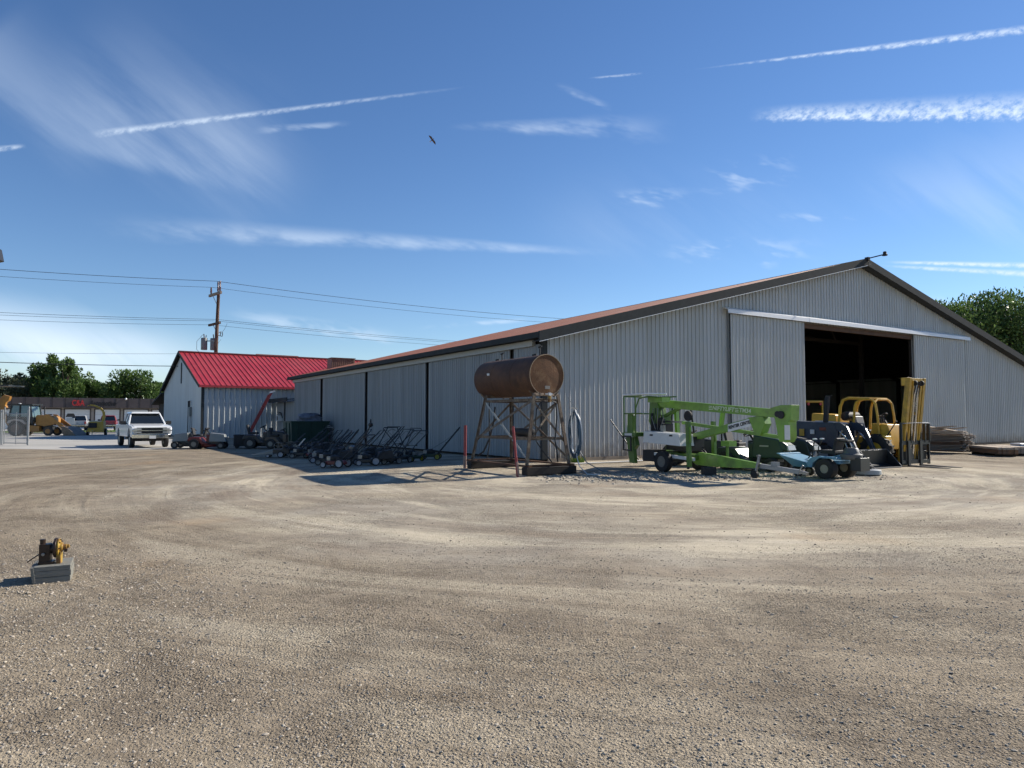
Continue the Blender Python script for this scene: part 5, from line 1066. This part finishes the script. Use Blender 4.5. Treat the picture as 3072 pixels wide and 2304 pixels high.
# ------------------------------------------------------------------ dumpster, tarp, ladder
dp = thing('dumpster', 'dark green steel dumpster in the shade against the barn side', 'dumpster', (-13.2, 45.6, 0), 32)
mb = MB(); mb.box((0, 0, .72), (2.3, 1.9, 1.24), dumpg, taper=(1.05, 1.05)); mb.build('body', dp, bevel=.01)
mb = MB()
for y in (-1.0, 1.0): mb.bar((-1.2, y, 1.36), (1.2, y, 1.36), .08, .08, dumpg)
for x in (-1.2, 1.2): mb.bar((x, -1.0, 1.36), (x, 1.0, 1.36), .08, .08, dumpg)
for x in (-.8, 0, .8): mb.bar((x, -1.0, .15), (x, -1.0, 1.3), .06, .06, dumpg)
for y in (-.6, .2): mb.bar((-1.2, y, .15), (-1.22, y, 1.3), .06, .06, dumpg)
mb.build('rim', dp)
mb = MB()
for x in (-.9, .9):
    for y in (-.7, .7): mb.cyl((x-.03, y, .08), (x+.03, y, .08), .08, rubber)
mb.build('caster', dp)
mb = MB(); rr = random.Random(5); n = 14; k = 8; vs = []
for i in range(k):
    ph = PI/2*i/(k-1)
    for j in range(n):
        r0 = (.75 if i < k-1 else .001)*math.cos(ph*.9)**.6*(1+rr.uniform(-.18, .18)); vs.append((r0*math.cos(2*PI*j/n)*1.1, r0*math.sin(2*PI*j/n)*.8, .5*math.sin(ph)*(1+rr.uniform(-.15, .1))))
mb.add(vs, [(i*n+j, i*n+(j+1) % n, (i+1)*n+(j+1) % n, (i+1)*n+j) for i in range(k-1) for j in range(n)], tarp)
o = mb.build('crumpled_tarp', smooth=True); o.location = (-12.95, 45.6, 1.4); o.rotation_euler = (0, 0, R(32)); tag(o, 'crumpled grey plastic heaped on top of the dumpster', 'tarp')
ld = thing('extension_ladder', 'red fibreglass extension ladder leaning on the lean-to roof', 'ladder', (-20.1, 54.0, 0), az(60))
mb = MB(); A, B = Vector((0, 0, 0)), Vector((1.75, 0, 3.6))
for s in (-.22, .22): mb.bar(A+Vector((0, s, 0)), B+Vector((0, s, 0)), .04, .09, ladderr); mb.bar(A+(B-A)*.1+Vector((-.08, s*.85, .05)), A+(B-A)*.93+Vector((-.08, s*.85, .05)), .035, .08, ladderr)
mb.build('rail', ld)
mb = MB()
for i in range(1, 15): p = A+(B-A)*i/15; mb.cyl(p+Vector((0, -.22, 0)), p+Vector((0, .22, 0)), .02, galv, n=8)
mb.build('rung', ld)
mb = MB(); mb.box(tuple(B+Vector((.05, 0, .02))), (.35, .55, .1), aluw, (0, -20, 0)); mb.build('top_bracket', ld)

# ------------------------------------------------------------------ backhoe loader across the driveway
bh = thing('backhoe_loader', 'old orange yellow backhoe loader with a glazed cab parked behind the gate', 'backhoe', (-44.55, 64.6, 0), 4)
mb = MB(); mb.prism([(1.5, 1.80), (1.62, 1.88), (3.0, 1.78), (3.15, 1.55), (3.15, 1.02), (2.3, .85), (1.5, .95)], -.5, .5, orange); mb.prism([(.9, .35), (1.95, .35), (1.95, .88), (.9, .95)], -.75, .75, orange); mb.build('hood', bh, bevel=.03)
mb = MB(); mb.bx((2.3, -.1, 1.86), (2.6, .1, 1.95), blackr); mb.cyl((2.0, .0, 1.8), (1.95, .0, 2.65), .05, blackr); mb.build('exhaust_stack', bh)
mb = MB(); mb.hexa([(-.75, -.75, 1.3), (1.35, -.75, 1.3), (1.35, .75, 1.3), (-.75, .75, 1.3), (-.45, -.68, 2.72), (1.12, -.68, 2.72), (1.12, .68, 2.72), (-.45, .68, 2.72)], mat('cab glass', (.10, .15, .15), .08, 0, .1, 3, spec=.8)); mb.build('window', bh)
mb = MB()
for s in (-1, 1):
    for a, b in (((-.78, .76*s, 1.25), (-.47, .69*s, 2.75)), ((1.38, .76*s, 1.0), (1.14, .69*s, 2.75)), ((.25, .77*s, 1.2), (.25, .70*s, 2.75))): mb.bar(a, b, .1, .1, blackp)
    mb.bar((-.8, .77*s, 1.5), (1.4, .77*s, 1.45), .05, .5, blackp)
mb.bx((-.8, -.8, 2.74), (1.35, .8, 2.86), blackp); mb.ball((-.2, 0, 2.9), (.12, .1, .06), aluw); mb.build('cab', bh)
mb = MB()
for s in (-1, 1):
    y = s*.6; mb.prism([(2.4, 1.95), (2.75, 1.9), (4.2, .75), (4.35, .55), (4.1, .5), (2.5, 1.65)], y-.05, y+.05, orange); mb.cyl((3.1, y, .95), (4.0, y, .75), .04, chrome); mb.cyl((2.9, y, 1.45), (3.7, y, .95), .05, aluw); mb.prism([(3.2, 1.2), (3.6, 1.1), (4.4, .4), (4.2, .3)], y-.04, y+.04, orange)
mb.build('loader_arm', bh)
mb = MB(); mb.prism([(4.0, .85), (4.5, .75), (5.35, .02), (5.4, -.0), (4.25, .02), (4.1, .3)], -1.05, 1.05, mat('worn bucket steel', (.12, .10, .08), .5, .4, .3, 3)); mb.build('bucket', bh, bevel=.01)
mb = MB(); mb.bar((-.9, 0, .8), (-1.7, 0, 2.2), .25, .35, orange); mb.bar((-1.7, 0, 2.2), (-1.35, 0, 3.65), .22, .30, orange); mb.prism([(-1.55, 3.7), (-1.0, 3.55), (-1.1, 3.2), (-1.5, 2.9), (-1.2, 2.4), (-1.8, 2.3), (-1.9, 3.3)], -.15, .15, orange); mb.build('digger_boom', bh)
mb = MB(); mb.prism([(-.75, 1.15), (-.6, 1.38), (.0, 1.52), (.6, 1.42), (.85, 1.1), (.75, 1.05), (.4, 1.32), (-.2, 1.38), (-.6, 1.1)], -.95, -.5, blockw); mb.build('mudguard', bh); mb = MB(); mb.prism([(-.75, 1.15), (-.6, 1.38), (.0, 1.52), (.6, 1.42), (.85, 1.1), (.75, 1.05), (.4, 1.32), (-.2, 1.38), (-.6, 1.1)], .5, .95, blockw); mb.build('mudguard', bh)
mb = MB(); mb.box((1.0, 0, .75), (3.6, .7, .4), blackp); mb.build('chassis', bh)
for s in (-1, 1): wheel(bh, 0, s*.78, .67, .42, mat('dusty brown rim', (.16, .11, .08), .7), lug=18, tread_m=mat('dusty rubber', (.07, .062, .055), .9, 0, .3, 4)); wheel(bh, 2.75, s*.72, .40, .28, orange, tread_m=MATS['dusty rubber'])

# wood chipper
ch = thing('wood_chipper', 'yellow towable wood chipper with a curved discharge chute', 'wood chipper', (-38.5, 65.9, 0), az(160))
mb = MB(); mb.hexa([(-.8, -.65, .45), (.4, -.65, .45), (.4, .65, .45), (-.8, .65, .45), (-.8, -.6, 1.35), (.4, -.6, 1.25), (.4, .6, 1.25), (-.8, .6, 1.35)], chipy); mb.bx((.4, -.6, .7), (.55, .1, 1.15), blackr); mb.bx((.35, -.65, .35), (.8, .65, .5), chipy); mb.build('body', ch, bevel=.03)
mb = MB(); pts = [(-.3, .45, 1.2), (-.3, .55, 1.8), (-.28, .5, 2.2), (-.22, .2, 2.55), (-.1, -.2, 2.75), (0, -.55, 2.8)]
for i in range(len(pts)-1): mb.bar(pts[i], pts[i+1], .22-.02*i, .28-.02*i, chipy, up=(1, 0, 0))
mb.bar(pts[-1], (.05, -.8, 2.7), .2, .05, chipy); mb.build('chute', ch)
mb = MB(); mb.hexa([(.4, .0, .45), (1.0, .1, .30), (1.0, .75, .30), (.4, .7, .45), (.4, .0, .52), (1.0, .1, .42), (1.0, .75, .42), (.4, .7, .52)], chipy); mb.build('feed_tray', ch)
mb = MB(); mb.bar((.4, 0, .4), (1.9, 0, .35), .1, .1, chipy); mb.bar((1.8, 0, .5), (1.8, 0, .05), .05, .05, steel); mb.build('drawbar', ch)
for s in (-1, 1): wheel(ch, -.2, s*.72, .32, .2, galv)

# trash can in the lot
tc_ = thing('trash_can', 'pale square trash can with a dark lid beside the parked pickups', 'trash can', (-56.2, 90.5, 0), 30)
mb = MB(); mb.box((0, 0, .8), (.9, .7, 1.6), siding_w, taper=(.95, .95)); mb.build('body', tc_); mb = MB(); mb.box((0, 0, 1.95), (1.1, .8, .45), blackr, taper=(.6, .8)); mb.build('lid', tc_)

# ------------------------------------------------------------------ chain link gate at the left edge
def mesh_panel(mb, x0, x1, z0, z1, m, s=.09, r=.003):
    d = z1-z0; a = x0-d
    while a < x1:
        xa, xb = max(a, x0), min(a+d, x1)
        if xb > xa+.01: mb.bar((xa, 0, z0+(xa-a)), (xb, 0, z0+(xb-a)), r*2, r*2, m); mb.bar((xa, .008, z1-(xa-a)), (xb, .008, z1-(xb-a)), r*2, r*2, m)
        a += s
gt = thing('chain_link_gate', 'galvanized chain link gate panel at the left edge of the yard', 'gate', (-30.15, 42.25, 0), -18)
mb = MB()
for x in (-.0, 1.85): mb.cyl((x, 0, .05), (x, 0, 2.05 if x else 2.25), .03, galv)
mb.cyl((.95, 0, .05), (.95, 0, 1.95), .02, galv)
for z in (.12, 1.85): mb.cyl((0, 0, z), (1.85, 0, z), .025, galv)
mb.build('frame', gt)
mb = MB(); mesh_panel(mb, 0, 1.85, .12, 1.85, galv, .14); mb.build('wire_mesh', gt)
mb = MB(); mb.cyl((1.95, -.02, 0), (1.95, -.02, 2.2), .045, galv); mb.ball((1.95, -.02, 2.22), .05, galv); o = mb.build('gate_post'); o.location = (-30.15, 42.25, 0); o.rotation_euler = (0, 0, R(-18)); tag(o, 'galvanized post at the right end of the gate panel', 'post')
fn = thing('chain_link_fence', 'section of chain link fence running out of frame at the left', 'fence', (-30.3, 42.3, 0), 160)
mb = MB()
for x in (0, .15, 2.5, 5): mb.cyl((x, 0, 0), (x, 0, 2.1), .04, galv)
mb.cyl((0, 0, 2.0), (5, 0, 2.0), .025, galv); mb.build('post', fn)
mb = MB(); mesh_panel(mb, 0, 5, .05, 2.0, galv, .14); mb.build('wire_mesh', fn)

# ------------------------------------------------------------------ valve on the timber block (bottom left)
vb = thing('timber_block', 'grey block of stacked timbers lying on the gravel', 'timber block', (-4.57, 7.17, -.005), 28, scale=.87)
for i, (z, d) in enumerate(((.035, 0), (.105, .004), (.165, -.003))):
    mb = MB(); mb.box((0+d, 0, z), (.35, .48, .066 if i < 2 else .05), deckwood); mb.build('plank', vb, bevel=.004)
mb = MB(); mb.box((-.182, 0, .10), (.03, .485, .17), deckwood, (0, -8, 0)); mb.build('side_board', vb, bevel=.004)
vl = thing('pipe_valve', 'oily brown and yellow painted pipe valve standing on the timber block', 'valve', (-4.57, 7.12, .158), 22, scale=.86)
mb = MB(); mb.lathe([(.03, -.02), (.105, -.018), (.112, -.01), (.112, .008), (.105, .012), (.05, .014)], (.045, 0, .18), (1, 0, 0), valved, 28)
mb.lathe([(.03, .0), (.10, .002), (.102, .02), (.06, .026), (.055, .05), (.035, .055), (.035, .09), (.02, .092)], (.06, 0, .18), (1, 0, 0), valvey, 28)
mb.bx((.055, -.06, .0), (.10, .06, .14), valvey); mb.build('flange', vl, bevel=.003)
mb = MB(); mb.cyl((.03, 0, .17), (-.10, 0, .17), .055, valved, n=18); mb.box((-.06, 0, .12), (.11, .12, .22), valved); mb.cyl((-.09, 0, .14), (-.09, 0, .285), .03, valved); mb.box((-.045, 0, .02), (.15, .14, .03), valved)
mb.cyl((-.07, -.085, .12), (-.07, .085, .12), .018, steel); mb.build('body', vl, bevel=.005)
mb = MB(); mb.cyl((.15, 0, .19), (.175, 0, .19), .022, valvey); mb.cyl((.13, -.03, .15), (.16, -.03, .145), .02, valved)
for i in range(8):
    a = 2*PI*i/8; mb.cyl((.02, .088*math.cos(a), .18+.088*math.sin(a)), (.095, .088*math.cos(a), .18+.088*math.sin(a)), .007, valved, n=6)
mb.build('bolt', vl)
mb = MB(); mb.bar((-.10, .03, .13), (-.24, .02, .03), .035, .012, valved); mb.build('lever', vl)

# ------------------------------------------------------------------ utility pole and wires
up_ = thing('utility_pole', 'tall brown utility pole with transformers behind the red roof', 'utility pole', (-29.55, 70.3, 0), 44)
mb = MB(); mb.tube([(0, 0, 0), (0.1, 0, 7), (.28, 0, 14.0)], [.22, .19, .15], polewood, 14); mb.build('shaft', up_)
mb = MB(); mb.box((.10, .4, 14.0), (.16, 3.0, .26), graywood); mb.bar((.2, 1.2, 13.9), (.25, 0, 12.7), .05, .05, steel); mb.build('crossarm', up_); mb = MB(); mb.box((.12, .5, 11.0), (.18, 2.8, .22), polewood); mb.bar((.2, .95, 10.9), (.2, 0, 10.1), .05, .05, steel); mb.build('crossarm', up_)
for y, z, h in ((1.5, 14.1, .75), (-.25, 14.1, 1.1), (-.75, 14.1, 1.1)):
    mb = MB(); mb.lathe([(.05, 0), (.05, .1), (.11, .15), (.06, .22), (.11, .3), (.06, .38), (.11, .46), (.06, .55), (.09, h*.85), (.04, h)], (.12, y, z), (0, 0, 1), mat('brown glazed insulator', (.10, .04, .03), .3), 10); mb.build('insulator', up_)
for x, y, s in ((-.75, .75, 1), (.05, .42, 1.05)):
    mb = MB(); mb.lathe([(.02, 0), (.28*s, .01), (.30*s, .05), (.30*s, 1.15), (.27*s, 1.2), (.02, 1.22)], (x, y, 8.35), (0, 0, 1), mat('transformer grey', (.19, .205, .20), .5), 18); mb.cyl((x, y, 9.55), (x-.05, y, 9.95), .05, mat('brown glazed insulator', (.1, .04, .03)), n=8); mb.cyl((x+.15, y, 9.55), (x+.2, y, 9.85), .04, blackr, n=8); mb.bar((x, y, 9.25), (.1, 0, 9.25), .08, .1, steel); mb.build('transformer', up_)
mb = MB(); mb.bar((.3, .2, 10.0), (1.0, .9, 10.35), .05, .05, steel)
for q in (.4, .75, 1.05): mb.tube([(q, q*.8, 10.3), (q+.05, q*.8, 10.1), (q, q*.8, 9.85), (q-.15, q*.8, 9.9)], .04, blackr)
mb.tube([(.9, .8, 10.1), (1.3, .9, 10.6), (1.55, .9, 11.2)], .015, wire); mb.tube([(.2, .1, 8.8), (.5, .4, 9.1), (.8, .5, 9.5)], .015, wire)
mb.tube([(-.8, 1.0, 9.9), (-1.3, 1.2, 9.2), (-1.3, 1.2, 8.4), (-.9, 1.0, 7.9), (.1, .5, 8.0)], .02, galv); mb.build('fuse_cutout', up_)
def span(name, label, a, b, sag, r=.012, m_=wire, n=24, group='overhead wires'):
    a, b = Vector(a), Vector(b); mb = MB(); mb.tube([a+(b-a)*i/n-Vector((0, 0, 4*sag*(i/n)*(1-i/n))) for i in range(n+1)], r, m_, 5)
    o = mb.build(name); tag(o, label, 'overhead wire', group)
px, py = -29.55, 70.3
def rel(dx, dy): return (px+UX*dx-UY*dy, py+UY*dx+UX*dy)
for (dy, z, r, zl, zr, lb, sg) in ((-.25, 15.2, .022, 15.4, 15.2, 'topmost thick power wire over the yard', 1.0), (1.5, 14.85, .016, 15.1, 14.85, 'second power wire just below the topmost', 1.0),
                         (-.5, 11.35, .016, 11.5, 11.3, 'upper wire of the middle bundle', .9), (-.3, 11.22, .014, 11.3, 11.2, 'middle wire of the middle bundle', .95), (1.7, 11.05, .014, 11.2, 11.1, 'lower wire of the middle bundle', 1.0), (0, 8.0, .012, 8.0, 7.9, 'thin single wire low on the pole', .9)):
    x0, y0 = rel(0, dy); xl, yl = rel(-60, dy); xr, yr = rel(60, dy)
    span('power_wire', lb+', left span', (xl, yl, zl), (x0, y0, z), sg, r); span('power_wire', lb+', right span', (x0, y0, z), (xr, yr, zr), sg*.7, r)
x0, y0 = rel(-60, 1); span('service_drop', 'thick black cable running down to the red roofed building', (x0, y0, 8.6), (-29.6, 63, 6.2), .9, .03)
# poles outside the photo's frame that carry the wires
for d, w_ in ((-60, 'left'), (60, 'right')):
    x0, y0 = rel(d, 0); q = dup(up_, (x0, y0, 0), 32.14, 'utility pole of the same line, standing %s of the photographed yard' % w_)

# ------------------------------------------------------------------ lamp at the left edge, canopy edge, bird
lp = thing('yard_lamp', 'black floodlight box with a white globe at the left edge, cut off by the frame', 'lamp', (-5.90, 8.1, 0), 10)
mb = MB(); mb.cyl((-.55, 0, 0), (-.55, 0, 3.35), .06, blackp); mb.bar((-.55, 0, 3.3), (-.2, 0, 3.38), .04, .04, blackp); mb.build('pole', lp)
mb = MB(); mb.box((-.09, 0, 3.47), (.16, .2, .15), blackp, (0, -12, 0)); mb.build('housing', lp, bevel=.01)
mb = MB(); mb.ball((-.09, 0, 3.33), (.075, .07, .06), aluw); mb.build('globe', lp)
cn = thing('metal_canopy', 'thin dark flat canopy edge over the parked backhoe', 'canopy', (-48.0, 62.0, 0), 6)
mb = MB(); mb.bx((-6, -1.2, 4.35), (4.4, 1.2, 4.47), blackp); mb.build('roof', cn); mb = MB()
for x in (-5.8, -1.9): mb.cyl((x, .9, 0), (x, .9, 4.35), .06, blackp)
mb.build('post', cn)
bd = thing('bird', 'small brown hawk gliding high with spread wings', 'bird', (-10.1, 88.4, 36.8), 0)
_r, _u = Vector((1, .1, 0)), Vector((0, -.38, .92)); _x = (_r*.6-_u*.8).normalized(); _y = (_r*.75+_u*.55).normalized(); _z = _x.cross(_y).normalized(); _y = _z.cross(_x)
bd.scale = (.68, .68, .68)
bd.rotation_euler = Matrix((_x, _y, _z)).transposed().to_euler()
def bird():
    mb = MB(); mb.lathe([(.01, -.36), (.05, -.3), (.08, -.1), (.09, .05), (.07, .2), (.05, .26), (.06, .32), (.03, .38), (.005, .42)], (0, 0, 0), (0, 1, 0), birdm, 10)
    mb.add([(-.03, -.3, 0), (.03, -.3, 0), (.13, -.58, .01), (-.13, -.58, .01), (0, -.3, .02)], [(0, 1, 2, 3), (0, 3, 2, 1), (4, 2, 3)], mat('pale feathers', (.5, .45, .4), .9)); mb.build('body', bd)
    for s in (-1, 1):
        mb = MB(); up = [(0.05*s, .16, .03), (.45*s, .26, .10), (.85*s, .12, .08), (1.02*s, -.05, .05), (.8*s, -.10, .06), (.45*s, -.12, .06), (.05*s, -.14, .02)]
        mb.add([p for p in up]+[(p[0], p[1], p[2]-.02) for p in up], [tuple(range(7)), tuple(range(13, 6, -1))]+[(i, (i+1) % 7, 7+(i+1) % 7, 7+i) for i in range(7)], birdm); mb.build('wing', bd)
bird()

# ------------------------------------------------------------------ trees
def tree(name, loc, h, w, leaf, label, group, lobes=9, leaves=2600, ls=.42, seed=1, low=.2, tall=1.0):
    rr = random.Random(seed); t = thing(name, label, 'tree', loc, rr.uniform(0, 360), group)
    mb = MB(); mb.tube([(0, 0, 0), (.1, 0, h*.25), (0, .15, h*.55), (.1, 0, h*.8)], [h*.035, h*.026, h*.016, h*.006], barkm, 8)
    cs = []
    for i in range(lobes):
        a = rr.uniform(0, 2*PI); f_ = rr.random()**.6; z = h*(low+(1-low)*(.18+.78*rr.random())); taper = math.sqrt(max(.08, 1-((z/h-low)/(1.02-low)*1.0)**2.2))
        x, y = math.cos(a)*f_*w*.5*taper, math.sin(a)*f_*w*.5*taper; s = w*rr.uniform(.09, .17)*(.8+.3*taper); cs.append((x, y, min(z, h-s*.8*tall), s))
        mb.tube([(.05, .05, h*.3), (x*.5, y*.5, z*.75), (x, y, z)], [h*.012, h*.007, h*.003], barkm, 5)
    mb.build('trunk', t)
    mb = MB(); vs = []; fs = []
    for i in range(leaves):
        x, y, z, s = cs[rr.randrange(lobes)]; d = Vector((rr.gauss(0, 1), rr.gauss(0, 1), rr.gauss(0, 1))).normalized(); rad = s*(.35+.75*rr.random()**.5)
        p = Vector((x, y, z))+Vector((d.x*rad, d.y*rad, d.z*rad*tall)); l = ls*rr.uniform(.5, 1.1)
        up = (d+Vector((rr.uniform(-.7, .7), rr.uniform(-.7, .7), rr.uniform(-.2, .9)))).normalized(); sd = up.cross(Vector((rr.gauss(0, 1), rr.gauss(0, 1), rr.gauss(0, 1)))).normalized(); o = len(vs)
        vs += [p-up*l*.5, p+sd*l*.28, p+up*l*.6, p-sd*l*.28]; fs.append((o, o+1, o+2, o+3))
    mb.add(vs, fs, leaf); mb.build('crown', t, smooth=False); return t
TR = 'trees beyond the repair shop'
for i, (x, d, h, w, lf_, lb, tall) in enumerate([
    (-10, 125, 9.8, 13, leaf_c, 'hazy olive tree at the far left edge behind the repair shop', 1), (45, 128, 10.2, 8, leaf_c, 'pale olive tree second from the left edge', 1), (75, 135, 9.4, 7.5, leaf_c, 'low olive tree left of the dark tree group', 1),
    (125, 130, 11.3, 8.5, leaf_b, 'dark leafy tree at the left of the tall group', 1.4), (160, 128, 12.9, 6.6, leaf_a, 'tallest narrow tree behind the repair shop', 1.7), (195, 127, 12.1, 6.4, leaf_a, 'upright tree right of the tallest one', 1.6), (228, 130, 10.7, 8, leaf_a, 'rounded tree at the right of the tall group', 1.3),
    (278, 132, 8.2, 9, leaf_b, 'low dark tree above the sign', 1), (312, 134, 8.0, 7, leaf_b, 'small dark tree right of the sign', 1), (360, 130, 10.0, 10, leaf_a, 'broad green tree over the parked red pickup', 1.2), (420, 130, 10.1, 10, leaf_a, 'broad green tree left of the red roofed building', 1.2), (462, 132, 8.2, 6, leaf_b, 'small tree touching the gable of the red roofed building', 1.0), (486, 150, 8.8, 8, leaf_b, 'tree mostly hidden by the red roofed building', 1.0)]):
    tree('broadleaf_tree', ((x-1536)/2132*d, d, 0), h, w, lf_, lb, TR, 26, 4600, .55, 10+i, .12, tall)
BT = 'big trees behind the barn'
for i, (x, d, h, w, lb) in enumerate([(2870, 62, 11.6, 8.5, 'leftmost big tree rising over the right barn roof'), (2965, 64, 12.6, 10, 'tallest big tree over the right barn roof'), (3060, 62, 12.3, 10, 'big tree at the right edge of the photo over the barn roof'), (3150, 66, 11.5, 10, 'big tree just outside the right edge')]):
    tree('broadleaf_tree', ((x-1536)/2132*d, d, 0), h, w, leaf_b if i % 2 else leaf_a, lb, BT, 60, 15000, .30, 40+i, .25, 1.3)
